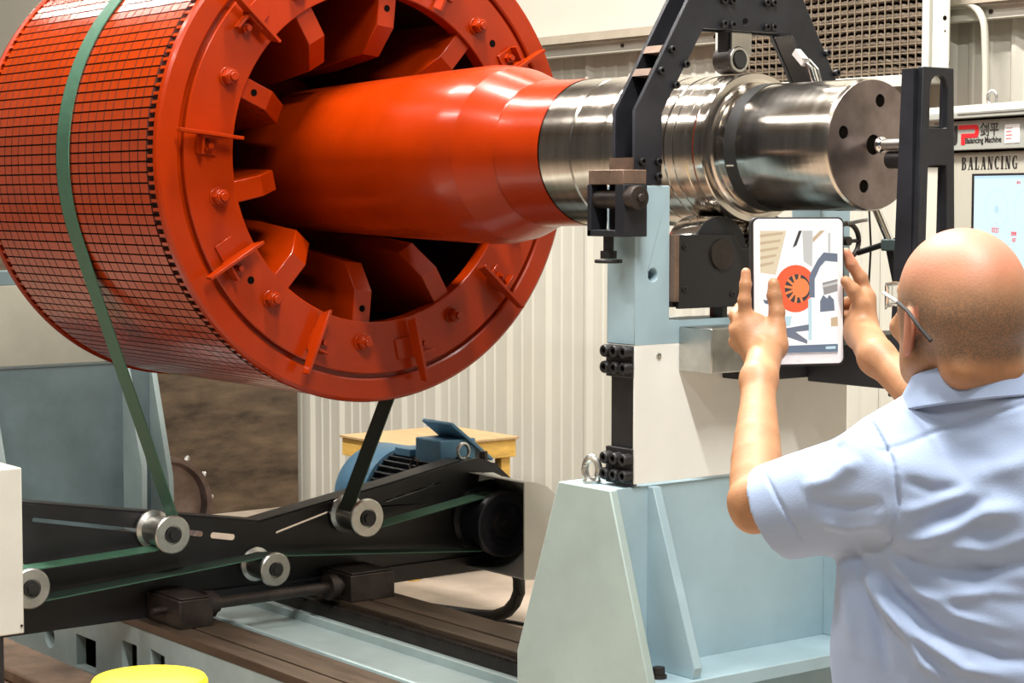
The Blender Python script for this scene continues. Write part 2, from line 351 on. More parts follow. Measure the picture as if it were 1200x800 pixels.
# ------------------------------------------------------------------ belt drive: belt path of oriented wheels
BX0, BX1 = -2.815, -2.725
wheels = [((0, AX), .7795, 1), ((-.44, .602), .052, -1), ((-.945, .480), .052, 1), ((-.045, .440), .046, -1), ((.935, .505), .105, 1), ((.335, .583), .056, -1)]
def tangent(c0, r0, s0, c1, r1, s1):
    """leave wheel 0, reach wheel 1; s=+1 turns counter-clockwise, seen with y right and z up"""
    c0 = Vector(c0); c1 = Vector(c1); d = c1-c0; L = d.length; u = d/L; n = Vector((-u.y, u.x))
    k = (s0*r0-s1*r1)/L; h = math.sqrt(max(0, 1-k*k))
    m = u*k-n*h
    # point of a ccw wheel where travel is along t lies at right of t
    return c0+m*(s0*r0), c1+m*(s1*r1)
bp = []
m_ = len(wheels); tg = [tangent(*wheels[i], *wheels[(i+1) % m_]) for i in range(m_)]
for i in range(m_):
    c, r, s = wheels[i]; p_in = tg[i-1][1]; p_out = tg[i][0]
    a0 = math.atan2(p_in.y-c[1], p_in.x-c[0]); a1 = math.atan2(p_out.y-c[1], p_out.x-c[0])
    da = (a1-a0)*s % (2*PI); n = max(6, int(da*(60 if r > .5 else 10)/PI))
    for k in range(n+1):
        a = a0+s*da*k/n; bp.append((c[0]+r*math.cos(a), c[1]+r*math.sin(a), s))
def belt():
    n = len(bp); v = []; f = []
    for i, (y, z, s) in enumerate(bp):
        p = Vector((y, z)); t = (Vector(bp[(i+1) % n][:2])-Vector(bp[i-1][:2])).normalized(); nn = Vector((t.y, -t.x))
        for x, o in ((BX0, 0), (BX1, 0), (BX1, .004), (BX0, .004)): v.append((x, y+nn.x*o, z+nn.y*o))
    for i in range(n):
        j = (i+1) % n
        for k in range(4): f.append((4*i+k, 4*i+(k+1) % 4, 4*j+(k+1) % 4, 4*j+k))
    mb = MB(); mb.add(v, f); return mb
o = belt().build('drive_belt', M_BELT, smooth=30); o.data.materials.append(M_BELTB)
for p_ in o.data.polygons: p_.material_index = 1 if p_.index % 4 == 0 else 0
o.data.update(); tag(o, 'long flat green drive belt wrapped around the orange drum', 'belt')

FX = -2.85
frame = thing('belt_drive_frame', (FX, 0, .3), 'low black bow-tie belt drive frame with pulleys across the machine bed', 'drive frame')
out = [(-1.15, .30), (-1.15, .76), (-.90, .731), (-.018, .583), (.543, .671), (.86, .728), (.93, .737), (.985, .722), (1.04, .69), (1.10, .64), (1.15, .57), (1.165, .50), (1.15, .42), (1.10, .345), (.93, .305), (.43, .30)]
plate('side_plate', out, [slot((.05, .540), (.262, .592), .005), slot((.517, .611), (.757, .657), .005), slot((-.205, .556), (-.126, .541), .011), slot((-.865, .675), (-.50, .603), .007), slot((-.40, .597), (-.25, .565), .010)], 'X', FX-.012, FX, M_BLACK, frame, bevel=.001)
MB().prism([(-1.15, .766), (-.90, .737), (-.018, .589), (.543, .677), (.86, .734), (.86, .722), (.543, .665), (-.018, .577), (-.90, .725), (-1.15, .754)], 'X', FX-.10, FX-.012).build('top_flange', M_BLACK, frame)
# long rib and bolts on the plate
MB().box(FX, FX+.012, -.25, .95, .355, .365).build('rib', M_BLACK, frame)
def pulley(c, r, x1, name='idler_pulley', mfl=M_SILVER, fl=.014):
    y, z = c
    o = MB().lathe([(-2.845, .012), (-2.845, r+fl), (-2.833, r+fl), (-2.826, r), (-2.716, r), (-2.710, r+fl), (x1, r+fl-.001), (x1+.003, r+fl-.005), (x1+.003, r*.62), (x1-.004, r*.60), (x1-.004, .01)], c, 48, True).build(name, mfl, frame)
    MB().tube((x1-.004, y, z), (x1+.006, y, z), r*.52, n=24).tube((x1+.006, y, z), (x1+.014, y, z), r*.30, n=16).build('axle_cap', M_BLACK, o)
    return o
pulley((-.44, .602), .052, -2.70); pulley((.335, .583), .056, -2.70); pulley((-.945, .480), .052, -2.70); pulley((-.045, .440), .046, -2.70)
o = MB().lathe([(-2.845, .012), (-2.845, .125), (-2.833, .125), (-2.826, .105), (-2.716, .105), (-2.708, .125), (-2.68, .125), (-2.676, .118), (-2.676, .085), (-2.69, .08), (-2.69, .01)], (.935, .505), 56, True).build('motor_pulley', M_BLACKBLUE, frame)
MB().tube((-2.69, .935, .505), (-2.67, .935, .505), .06, .05, n=32).tube((-2.67, .935, .505), (-2.655, .935, .505), .022, n=6).build('axle_cap', M_BLACK, o)
# pillow blocks carrying the frame on the two rails, and the screw rod between them
def pillow(y0, y1, xa, xb):
    MB().box(xa, xb, y0, y1, .30, .395).box(xa+.01, xb-.01, y0+.01, y1-.01, .395, .402).build('slide_block', M_IRON, frame, bevel=.003)
pillow(-.47, -.345, -2.838, -2.60); pillow(.225, .41, -2.838, -2.64)
MB().tube((-2.70, -.52, .352), (-2.70, -.47, .352), .012, n=12).tube((-2.70, -.345, .352), (-2.70, .225, .352), .020, n=16).build('screw_rod', M_IRON, frame)
for y in (-.325, .165):
    r_ = MB().tube((-2.70, y, .352), (-2.70, y+.03, .352), .046, n=14); r_.tube((-2.70, y+.03, .352), (-2.70, y+.05, .352), .032, n=14)
    r_.build('locknut', M_IRON, frame)
# cream guard around the motor pulley: D-shaped front plate and curved rim
gx = -2.50
gp = [(.888, .686), (.888, .326), (.93, .322), (.985, .335), (1.035, .372), (1.075, .43), (1.085, .50), (1.075, .56), (1.045, .62), (.995, .662), (.94, .682)]
gu = MB().prism(gp, 'X', gx-.006, gx)
n = len(gp)
arc = [gp[0]]+[gp[i] for i in range(n-1, 0, -1)]
v = []; f = []
for p in arc: v += [(gx-.003, p[0], p[1]), (FX+.001, p[0], p[1])]
for i in range(len(arc)-1): f.append((2*i, 2*i+2, 2*i+3, 2*i+1))
gu.add(v, f)
o = gu.build('pulley_guard', M_IVORY, frame, smooth=40); so = o.modifiers.new('thick', 'SOLIDIFY'); so.thickness = .003
o['label'] = 'ivory D-shaped pulley guard'
MB().prism([(.935, .648), (.94, .668), (.965, .678), (1.005, .676), (1.04, .660), (1.034, .642), (.99, .652)], 'X', FX+.001, FX+.006).build('scale_plate', M_WHITE, frame)
MB().tube((FX-.04, .99, .71), (FX-.04, .99, .755), .016, n=6).build('clamp_nut', M_IRON, frame)

# guard box at the left end of the drive
t = thing('guard_box', (-2.66, -1.25, .05), 'tall ivory sheet-metal cover box at the left edge before the black frame', 'cover')
MB().box(-2.84, -2.55, -1.75, -1.035, .374, .893).build('housing', M_IVORY, t, bevel=.004)
MB().box(-2.83, -2.56, -1.70, -1.10, .05, .374).build('stand', M_BLACK, t)
MB().tube((-2.55, -1.045, .40), (-2.546, -1.045, .40), .004, n=8).build('screw', M_IRON, t)

# ------------------------------------------------------------------ motor
mot = thing('electric_motor', (-3.25, .955, 0), 'blue electric motor with dark cooling ribs behind the belt frame', 'motor')
mc = (.955, .515)
MB().lathe([(-3.62, .0), (-3.62, .16), (-3.60, .195), (-3.55, .212), (-3.36, .214), (-3.355, .20)], mc, 64).build('fan_cowl', M_MOTOR, mot)
body = MB().lathe([(-3.36, .0), (-3.36, .178), (-2.99, .178), (-2.97, .205), (-2.935, .205), (-2.925, .09), (-2.925, 0)], mc, 56).build('stator_body', M_MOTORD, mot)
for k in range(-4, 30):
    a = math.radians(k*8.5-20)
    R = Matrix.Translation((0, mc[0], mc[1])) @ Matrix.Rotation(a, 4, 'X')
    MB().box(-3.355, -3.0, .172, .207, -.0035, .0035, R).build('cooling_rib', M_MOTORD, mot)
tb = MB()
R = Matrix.Translation((-3.10, mc[0]+.02, mc[1]+.20)) @ Matrix.Rotation(math.radians(0), 4, 'X')
tb.box(-.085, .085, -.10, .07, -.02, .075, R); tb.build('terminal_box', M_MOTOR, mot, bevel=.006)
R = Matrix.Translation((-3.10, mc[0]+.055, mc[1]+.268)) @ Matrix.Rotation(math.radians(-38), 4, 'X')
MB().box(-.10, .10, -.115, .135, -.006, .008, R).build('terminal_cover', M_MOTOR, mot, bevel=.003)
MB().box(-3.33, -3.22, mc[0]-.08, mc[0]+.02, mc[1]+.19, mc[1]+.222).build('name_plate_block', M_MOTOR, mot, bevel=.004)
MB().path([(-2.96, mc[0]-.01+.026*math.cos(i*PI/10), mc[1]+.235+.030*math.sin(i*PI/10)) for i in range(20)], .007, 8, True).tube((-2.96, mc[0]-.01, mc[1]+.19), (-2.96, mc[0]-.01, mc[1]+.208), .012, n=10).build('eyebolt', M_SILVER, mot)
a = math.radians(118)
MB().path([(-3.14+.022*math.cos(i*PI/10), mc[0]-.118+.012*math.sin(i*PI/10), mc[1]+.176+.022*math.sin(i*PI/10)) for i in range(20)], .004, 8, True).build('lifting_ring', M_IRON, mot)
MB().box(-3.40, FX-.013, mc[0]-.15, mc[0]+.13, .300, .325).box(-3.36, -3.02, mc[0]-.13, mc[0]-.09, .325, .40).box(-3.36, -3.02, mc[0]+.09, mc[0]+.13, .325, .40).build('motor_foot', M_BLACK, mot)
o = MB().path([(-2.875, 1.10, .33), (-2.88, 1.14, .29), (-2.888, 1.16, .24), (-2.90, 1.17, .185), (-2.94, 1.18, .135), (-3.00, 1.19, .090), (-3.10, 1.20, .052), (-3.22, 1.205, .034), (-3.36, 1.18, .028), (-3.6, 1.1, .026), (-3.9, .95, .026)], .025, 12).build('power_hose', M_RUBBER)
tag(o, 'thick black hose curving from the motor onto the floor', 'hose')
o = MB().path([(-3.30, 1.28, .008), (-3.0, 1.34, .008), (-2.7, 1.48, .008), (-2.3, 1.55, .008), (-1.9, 1.9, .008)], .007, 8).build('floor_cable', M_RUBBER)
tag(o, 'thin black cable lying on the concrete behind the bed', 'cable')

# ------------------------------------------------------------------ bed
bed = thing('machine_bed', (-2.3, 0, 0), 'pale grey-green machine bed with two brown oiled slide rails', 'machine bed')
hol = [[(-3.335, .05), (-3.335, .165), (-3.175, .165), (-3.175, .05)], [(-2.967, .06), (-2.967, .206), (-2.857, .206), (-2.857, .06)], [(-2.755, .12), (-2.755, .215), (-2.655, .205), (-2.655, .12)],
       circle((-3.56, .115), .042, 18)]
plate('side_wall', [(-5.4, 0), (-5.4, .27), (0.2, .27), (.2, 0)], hol, 'Y', -.50, -.46, M_BED, bed, bevel=.002)
MB().box(-5.4, .2, .46, .50, 0, .27).build('side_wall', M_BED, bed)
MB().box(-5.4, .2, -.46, .46, .205, .235).build('deck', M_BED, bed)
MB().box(-5.4, .2, -.18, -.165, .235, .262).box(-5.4, .2, .085, .10, .235, .262).build('deck_ledge', M_BED, bed)
MB().box(-5.4, .2, -.20, -.18, 0, .205).build('inner_wall', M_BED, bed)
for y0, y1 in ((-.502, -.285), (.22, .452)):
    w = y1-y0
    MB().box(-5.4, .2, y0, y0+w*.36, .27, .30).build('slide_rail', M_RAIL, bed, bevel=.002)
    MB().box(-5.4, .2, y0+w*.41, y1, .27, .30).box(-5.4, .2, y0+w*.36, y0+w*.41, .27, .285).build('slide_rail', M_RAIL, bed, bevel=.002)
    MB().box(-5.4, .2, y0+.03, y1-.03, .235, .27).build('rail_seat', M_BED, bed)
    rk = MB(); ry = y1 if y0 < 0 else y0-.035
    rk.box(-5.4, .2, ry, ry+.035, .225, .275)
    for k in range(190):
        x = -3.1+k*.0125; rk.box(x, x+.006, ry, ry+.035, .275, .284)
    rk.build('toothed_rack', M_IRON, bed, kind='stuff')
MB().box(-5.45, .25, -.52, .52, -.02, .012).build('grout_pad', M_CURB, bed)
o = MB().prism([(-5.5, -.62), (-5.5, -1.5), (-1.6, -1.5), (-1.6, -.62)], 'Z', 0, .05).prism([(-5.5, -.60), (-5.5, -.80), (-2.9, -.80), (-2.4, -.60)], 'Z', .05, .10).build('foundation_curb', M_CURB, bevel=.01)
tag(o, 'low brown oil-stained foundation curb along the bed at lower left', 'curb')

# ------------------------------------------------------------------ support pedestals
def pedestal(X, label, blue, green, group=None, detail=True):
    """X is the front face; the stand holds the yoke for the shaft"""
    D = X+.42
    t = thing('support_pedestal', (X-.10, 0, .3), label, 'pedestal', 0, group)
    t_ = lambda pts: [(x+D, z) for x, z in pts]
    trap = [(-.62, 1.018), (-.42, 1.018), (-.262, .53), (-.262, .30), (-.79, .30), (-.79, .56), (-.775, .60)]
    MB().prism(t_(trap), 'Y', -.452, -.428).build('end_plate', green, t, bevel=.003)
    MB().prism(t_(trap), 'Y', .428, .452).build('end_plate', green, t, bevel=.003)
    MB().box(-.62+D, -.43+D, -.428, .428, .30, 1.018).build('base_body', blue, t, bevel=.002)
    for y in (-.322, .298):
        MB().prism(t_([(-.43, 1.016), (-.41, 1.016), (-.256, .592), (-.262, .565 if detail else .30), (-.43, .565 if detail else .30)]), 'Y', y, y+.026).build('gusset', blue if detail else green, t, bevel=.002)
    if detail:
        MB().box(-.43+D, -.25+D, -.428, .428, .53, .565).build('foot_plate', blue, t, bevel=.003)
        MB().box(-.43+D, -.29+D, -.428, .428, .30, .53).build('riser', blue, t)
    if detail: bb = MB().tube((-.325+D, -.375, .565), (-.325+D, -.375, .573), .020, n=20).tube((-.325+D, -.375, .573), (-.325+D, -.375, .592), .015, n=6).build('anchor_bolt', M_IRON, t)
    # flexure stack between base and yoke
    for y in (-.366, .352): MB().box(-.517+D, -.437+D, y, y+.014, 1.02, 1.362).build('flexure_plate', M_BLACK, t)
    for z0, z1 in ((1.022, 1.112), (1.286, 1.364)):
        bl = MB().box(-.525+D, -.424+D, -.378, -.364, z0, z1).build('clamp_bar', M_BLACK, t, bevel=.002)
        for i in range(3):
            for j in range(2):
                MB().socket((-.507+i*.036+D, -.378, z0+.024+j*.040), (0, -1, 0), .0155, .024).build('socket_screw', M_BLACK, bl)
    if detail:
        plate('cover_plate', [(-.374, 1.026), (.370, 1.026), (.370, 1.364), (-.374, 1.364)], [], 'X', X-.006, X, M_WHITE, t, bevel=.001)
    else:
        MB().box(X-.02, X, -.40, .40, 1.03, 1.364).build('cover_plate', M_IVORY2, t, bevel=.002)
    for y, z in ((-.298, 1.338), (-.124, 1.334), (.298, 1.338)):
        MB().socket((X, y, z), (1, 0, 0), .0075, .004).build('cover_screw', M_SILVER, t)
    yo = [(-.375, 1.366), (.375, 1.366), (.375, 1.755), (.262, 1.755), (.262, 1.424), (-.262, 1.424), (-.262, 1.755), (-.375, 1.755)]
    plate('yoke', yo, [circle((-.317, 1.537), .0155)], 'X', -.525+D, X, blue, t, bevel=.003)
    MB().tube((X-.06, -.317, 1.537), (X-.05, -.317, 1.537), .017, n=16).build('yoke_hole', M_DARK, t)
    # eyebolt on the end ledge
    MB().path([(-.545+D+.018*math.cos(i*PI/12)*.9, -.405+.018*math.cos(i*PI/12)*.5, 1.052+.030*math.sin(i*PI/12)) for i in range(24)], .0095, 10, True).tube((-.545+D, -.405, 1.018), (-.545+D, -.405, 1.026), .024, n=20).build('eyebolt', M_SILVER, t)
    return t
ped = pedestal(-.42, 'tall pale blue support pedestal with ivory cover plate before the man', M_BLUE, M_GREEN)
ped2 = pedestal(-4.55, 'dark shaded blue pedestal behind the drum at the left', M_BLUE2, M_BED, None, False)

# arch over the journal
arch = thing('holding_arch', (-.47, 0, 1.755), 'black steel arch bridging over the polished shaft, bolted to the pedestal', 'arch')
ho = [(-.375, 1.756), (-.375, 1.936), (-.205, 2.212), (-.135, 2.33), (.135, 2.33), (.205, 2.212), (.375, 1.936), (.375, 1.756), (.290, 1.756), (.290, 1.932), (.155, 2.143), (-.155, 2.143), (-.290, 1.932), (-.290, 1.756)]
plate('front_plate', ho, [circle((-.012, 2.166), .0095)], 'X', -.432, -.42, M_BLACKBLUE, arch, bevel=.001)
plate('rear_plate', ho, [circle((-.012, 2.166), .0095)], 'X', -.507, -.495, M_BLACKBLUE, arch, bevel=.001)
for sg in (-1, 1):
    wl = [(.292, 1.765), (.292, 1.932), (.160, 2.140), (.178, 2.152), (.312, 1.940), (.312, 1.765)]
    MB().prism([(sg*p, q) for p, q in wl], 'X', -.494, -.433).build('inner_web', M_BLACK, arch)
for (y0, z0, y1, z1) in ((-.283, 2.079, -.272, 2.097), (-.318, 2.022, -.307, 2.040), (-.384, 1.785, -.352, 1.822)):
    R = Matrix.Identity(4)
    if z0 > 1.9: mbx = MB().prism([(y0-.006, z0), (y1-.006, z1), (y1+.05, z1-.005), (y0+.05, z0-.005)], 'X', -.494, -.433)
    else: mbx = MB().box(-.507, -.425, y0, y1, z0, z1)
    mbx.build('spacer_block', M_RUSTIRON, arch)
for (y, z) in ((-.262, 2.086), (-.297, 2.033), (-.216, 2.052), (-.249, 2.000), (-.091, 2.214), (-.062, 2.215), (.056, 2.217), (.081, 2.218), (-.090, 2.157), (-.061, 2.156), (.057, 2.156), (.081, 2.157),
               (.277, 2.100), (.313, 2.050), (-.357, 1.813), (-.305, 1.813), (-.357, 1.777), (-.305, 1.777), (.357, 1.813), (.305, 1.813)):
    MB().socket((-.42, y, z), (1, 0, 0), .0095, .011).build('socket_screw', M_BLACK, arch)
hr = MB().box(-.500, -.462, -.034, .016, 2.05, 2.145); hr.build('roller_hanger', M_BLACK, arch, bevel=.002)
MB().box(-.462, -.452, -.028, .040, 2.085, 2.145).build('hanger_plate', M_CHROME, arch)
ro = MB().lathe([(-.515, .0), (-.515, .030), (-.512, .035), (-.455, .036), (-.451, .033), (-.451, 0)], (-.004, 2.0735), 40); ro.build('top_roller', M_IRON, arch)
MB().lathe([(-.451, .024), (-.451, .032), (-.4485, .031), (-.4485, .025)], (-.004, 2.0735), 40, True).build('roller_ring', M_SILVER, arch)
MB().tube((-.451, -.004, 2.0735), (-.444, -.004, 2.0735), .021, n=28).build('roller_cap', M_RUBBER, arch)

# roller carriage under the journal
car = thing('roller_carriage', (-.47, 0, 1.456), 'black bracket with two rollers carrying the journal from below', 'roller bracket')
MB().box(-.52, -.418, -.258, .258, 1.456, 1.60).build('carriage_body', M_BLACK, car, bevel=.002)
plate('bracket_plate', [(-.245, 1.452), (.245, 1.452), (.245, 1.60), (.09, 1.60), (.02, 1.585), (-.035, 1.60), (-.06, 1.634), (-.245, 1.634)], [], 'X', -.418, -.404, M_BLACK, car, bevel=.002)
MB().box(-.435, -.403, -.261, -.246, 1.470, 1.634).build('bare_edge_strip', M_RUSTIRON, car, bevel=.001)
for y in (-.092, .092):
    r_ = MB().lathe([(-.525, 0), (-.525, .090), (-.520, .0915), (-.430, .0915), (-.4255, .090), (-.4255, 0)], (y, 1.589), 72)
    o = r_.build('support_roller', M_CHROME, car)
    MB().tube((-.4255, y, 1.589), (-.421, y, 1.589), .0895, n=60).build('roller_side', M_BLACKBLUE, o)
    MB().tube((-.406, y-.012 if y < 0 else y, 1.584), (-.398, y-.012 if y < 0 else y, 1.584), .038, n=36).build('axle_cap', M_IRON, o)
for y, z in ((-.228, 1.604), (-.228, 1.50), (-.065, 1.484), (-.035, 1.484)):
    MB().socket((-.404, y, z), (1, 0, 0), .0085, .003).build('socket_screw', M_BLACK, car)
MB().tube((-.45, -.07, 1.424), (-.45, -.07, 1.456), .022, n=6).tube((-.45, .15, 1.424), (-.45, .15, 1.456), .022, n=6).build('jack_screw', M_BLACK, car)

# clamp unit at the side of the pillar
cl = thing('side_clamp', (-.46, -.42, 1.63), 'dark iron side clamp with round knob and hand screw on the left of the pillar', 'clamp')
MB().box(-.505, -.375, -.452, -.378, 1.757, 1.792).build('clamp_head', M_RUSTIRON, cl, bevel=.002)
MB().box(-.405, -.372, -.452, -.378, 1.632, 1.757).box(-.51, -.495, -.452, -.40, 1.632, 1.757).box(-.51, -.405, -.452, -.378, 1.632, 1.648).box(-.495, -.405, -.395, -.378, 1.648, 1.757).build('clamp_body', M_BLACKBLUE, cl, bevel=.002)
MB().tube((-.515, -.425, 1.722), (-.40, -.425, 1.722), .023, n=24).build('cross_shaft', M_IRON, cl)
MB().tube((-.375, -.425, 1.725), (-.345, -.425, 1.725), .029, n=32).tube((-.345, -.425, 1.725), (-.335, -.425, 1.725), .010, n=16).build('knob', M_IRON, cl, bevel=.002)
MB().tube((-.46, -.425, 1.59), (-.46, -.425, 1.632), .013, n=16).tube((-.46, -.425, 1.578), (-.46, -.425, 1.597), .020, n=8).build('screw_stem', M_BLACK, cl)
MB().tube((-.46, -.425, 1.567), (-.46, -.425, 1.576), .034, n=10).build('hand_knob', M_BLACK, cl, bevel=.002)

# slide block, cross bar and end-stop stand
sb = thing('end_stop', (-.2, .1, 1.26), 'black slotted end-stop stand with thrust bolt pressing on the shaft end', 'end stop')
MB().box(-.418, -.30, -.232, -.085, 1.298, 1.408).build('slide_block', M_SILVER, sb, bevel=.003)
MB().box(-.418, -.302, -.085, .60, 1.272, 1.368).build('cross_bar', M_BLACK, sb, bevel=.002)
MB().box(-.302, .30, .10, .30, 1.262, 1.362).build('arm_bar', M_BLACK, sb, bevel=.003)
MB().box(.09, .24, -.035, .10, 1.262, 1.362).build('stand_foot', M_BLACK, sb, bevel=.003)
fo = [(-.040, 1.362), (-.020, 2.024), (.085, 2.024), (.105, 1.362)]
s1 = [(.004, 1.885), (.004, 1.975), (.010, 1.994), (.020, 2.003), (.034, 2.006), (.048, 2.003), (.058, 1.994), (.064, 1.975), (.064, 1.885)]
s2 = [(.001, 1.80), (.064, 1.80), (.070, 1.45), (-.007, 1.45)]
plate('slotted_face', fo, [s1, s2], 'X', .155, .172, M_BLACKBLUE, sb, bevel=.002)
MB().prism([(.120, 2.020), (.155, 2.020), (.155, 1.362), (.095, 1.362)], 'Y', -.034, -.018).build('side_web', M_BLACKBLUE, sb)
MB().prism([(.140, 2.020), (.155, 2.020), (.155, 1.362), (.130, 1.362)], 'Y', .075, .086).build('side_web', M_BLACKBLUE, sb)
MB().box(.125, .155, -.02, .07, 1.795, 1.89).build('bolt_boss', M_BLACK, sb, bevel=.002)
tb_ = MB().tube((.03, 0, AX-.001), (.13, 0, AX-.001), .0135, n=20).build('thrust_bolt', M_SILVER, sb)
MB().tube((.045, .012, AX-.036), (.13, .012, AX-.036), .021, n=24).build('guide_pin', M_BLACK, sb)
MB().lathe([(.008+.040*i/12, .021*math.sin(PI*i/12)) for i in range(13)], (0, AX-.001), 28).build('ball_tip', M_CHROME, sb)
MB().path([(.0+.018*math.cos(i*PI/10), .16+.0, 1.362+.012+.014*math.sin(i*PI/10)) for i in range(20)], .005, 8, True).build('lifting_ring', M_SILVER, sb)

# chrome gauge rod with cross clamp, handwheel and probe
t = thing('gauge_stand', (-.17, .25, 1.36), 'chrome rod with dark cross clamp standing behind the shaft end', 'stand')
MB().tube((-.24, .25, 1.74), (-.165, .25, 1.612), .0105, n=16).build('chrome_rod', M_CHROME, t)
MB().tube((-.175, .25, 1.625), (-.10, .25, 1.362), .010, n=16).build('lower_rod', M_BLACK, t)
MB().box(-.185, -.135, .235, .268, 1.592, 1.622).build('cross_clamp', mat('teal_grey_paint', (.10, .15, .16), .4), t, bevel=.004)
MB().tube((-.270, .245, 1.585), (-.11, .245, 1.627), .0075, n=12).build('cross_rod', M_BLACK, t)
t = thing('handwheel', (-.37, .33, 1.60), 'small dark handwheel behind the right edge of the tablet', 'handwheel')
MB().path([(-.385+.0, .325+.046*math.cos(i*PI/16), 1.612+.046*math.sin(i*PI/16)) for i in range(32)], .007, 8, True).build('wheel_rim', M_IRON, t)
MB().tube((-.43, .325, 1.612), (-.375, .325, 1.612), .012, n=14).tube((-.385, .282, 1.612), (-.385, .368, 1.612), .005, n=8).build('wheel_hub', M_IRON, t)
MB().tube((-.385, .325, 1.658), (-.33, .345, 1.668), .005, n=10).build('wheel_handle', M_SILVER, t)
o = MB().path([(-.285, .30, 1.372), (-.285, .30, 1.45), (-.281, .305, 1.60), (-.286, .30, 1.72)], .0028, 6).build('sensor_cable', M_RUBBER); tag(o, 'thin black cable hanging vertically right of the tablet', 'cable')
t = thing('sensor_probe', (-.37, .17, 2.03), 'chrome cable connector sticking up behind the shaft against the arch', 'sensor')
R = Matrix.Translation((-.40, .165, 2.083)) @ Matrix.Rotation(math.radians(42), 4, 'Y')
MB().box(-.024, .024, -.010, .010, -.010, .010, R).build('connector', M_PAPER, t, bevel=.002)
MB().box(-.026, -.0245, -.006, .006, -.006, .006, R).build('green_contact', mat('green_plastic', (.1, .5, .05), .5), t)
MB().tube((-.385, .165, 2.070), (-.362, .165, 2.052), .0065, n=12).tube((-.362, .165, 2.052), (-.338, .17, 1.985), .0095, n=16).build('probe_barrel', M_CHROME, t)
MB().path([(-.385, .155, 2.078), (-.36, .155, 2.075), (-.335, .160, 2.05), (-.322, .17, 1.99)], .0028, 6).build('probe_cable', M_SILVER, t)

# ------------------------------------------------------------------ things behind the machine
t = thing('wall_heater', (-2.24, 2.2, 2.15), 'large wall heater with wire mesh front and cream frame above the shaft', 'heater')
HX0, HX1, HZ0, HZ1 = -2.775, -1.70, 2.178, 3.10
MB().box(HX0, HX1, 2.20, 2.205, HZ0, HZ1).build('back_sheet', M_DARK, t)
MB().box(-2.81, -1.70, 2.11, 2.205, 2.142, 2.178).box(-2.81, -1.70, 2.105, 2.112, 2.135, 2.152).build('frame_rail', M_IVORY, t, bevel=.002)
MB().box(-2.81, -2.775, 2.11, 2.205, 2.178, HZ1).build('frame_post', M_IVORY, t, bevel=.002)
o = MB().box(-1.70, -1.665, 2.10, 2.205, 2.142, HZ1).box(-1.665, -1.585, 2.115, 2.122, 2.178, HZ1).prism([(-1.665, 2.178), (-1.60, 2.178), (-1.585, 2.20), (-1.585, 2.22), (-1.665, 2.22)], 'Y', 2.1145, 2.1225).build('frame_post', M_IVORY, t, bevel=.002)
MB().tube((-1.605, 2.1145, 2.372), (-1.605, 2.1140, 2.372), .009, n=14).tube((-1.603, 2.1145, 2.325), (-1.603, 2.1140, 2.325), .004, n=10).build('post_hole', M_DARK, o)
rng = random.Random(8)
for k in range(11):
    z = HZ0+.02+k*.0330*1.0; mb = MB(); pts = []
    for i in range(60):
        x = HX0+i*(HX1-HX0)/59; pts.append((x, 2.165+rng.uniform(-.003, .003), z+(.003 if i % 2 else -.002)))
    mb.path(pts, .0125 if k % 3 else .015, 6); mb.build('coil_tube', M_COIL, t)
for k in range(29):
    x = HX0+.005+k*(HX1-HX0-.01)/28; MB().box(x-.0022, x+.0022, 2.116, 2.120, HZ0, HZ1).build('mesh_wire', M_WIRE, t, smooth=0)
for k in range(20):
    z = HZ0+.012+k*.0335; MB().box(HX0, HX1, 2.120, 2.124, z-.0022, z+.0022).build('mesh_wire', M_WIRE, t, smooth=0)

pts = [(-1.80, 2.215, 2.440), (-1.62, 2.215, 2.436)]+[(-1.62+.115*math.sin(a_), 2.215, 2.436-.115*(1-math.cos(a_))) for a_ in [PI/2*i/8 for i in range(1, 9)]]+[(-1.505, 2.225, 2.2), (-1.502, 2.24, 1.2), (-1.502, 2.24, .3)]
o = MB().path(pts, .0135, 12).build('conduit_pipe', M_CREAM); tag(o, 'cream conduit pipe bending down the ribbed wall above the console', 'pipe')

cr = thing('plywood_crate', (-4.37, 1.77, 0), 'yellow-sided low crate with plywood top behind the blue motor', 'crate')
X0, X1, Y0, Y1, ZT = -4.64, -4.10, 1.46, 2.07, .62
MB().box(X0-.01, X1+.01, Y0-.01, Y1+.01, ZT-.012, ZT).build('lid', M_PLY, cr, bevel=.002)
for b in ((X0, X1, Y0, Y0+.02), (X0, X1, Y1-.02, Y1), (X0, X0+.02, Y0+.02, Y1-.02), (X1-.02, X1, Y0+.02, Y1-.02)):
    MB().box(*b, ZT-.095, ZT-.012).build('side_board', M_YWOOD, cr, bevel=.002)
for x in (X0+.03, X1-.07):
    for y in (Y0+.03, Y1-.07): MB().box(x, x+.05, y, y+.05, 0, ZT-.012).build('leg', M_YWOOD, cr)
MB().box(X0+.1, X1-.005, Y0+.1, Y1-.1, .10, ZT-.12).build('drum_inside', M_IRON, cr)

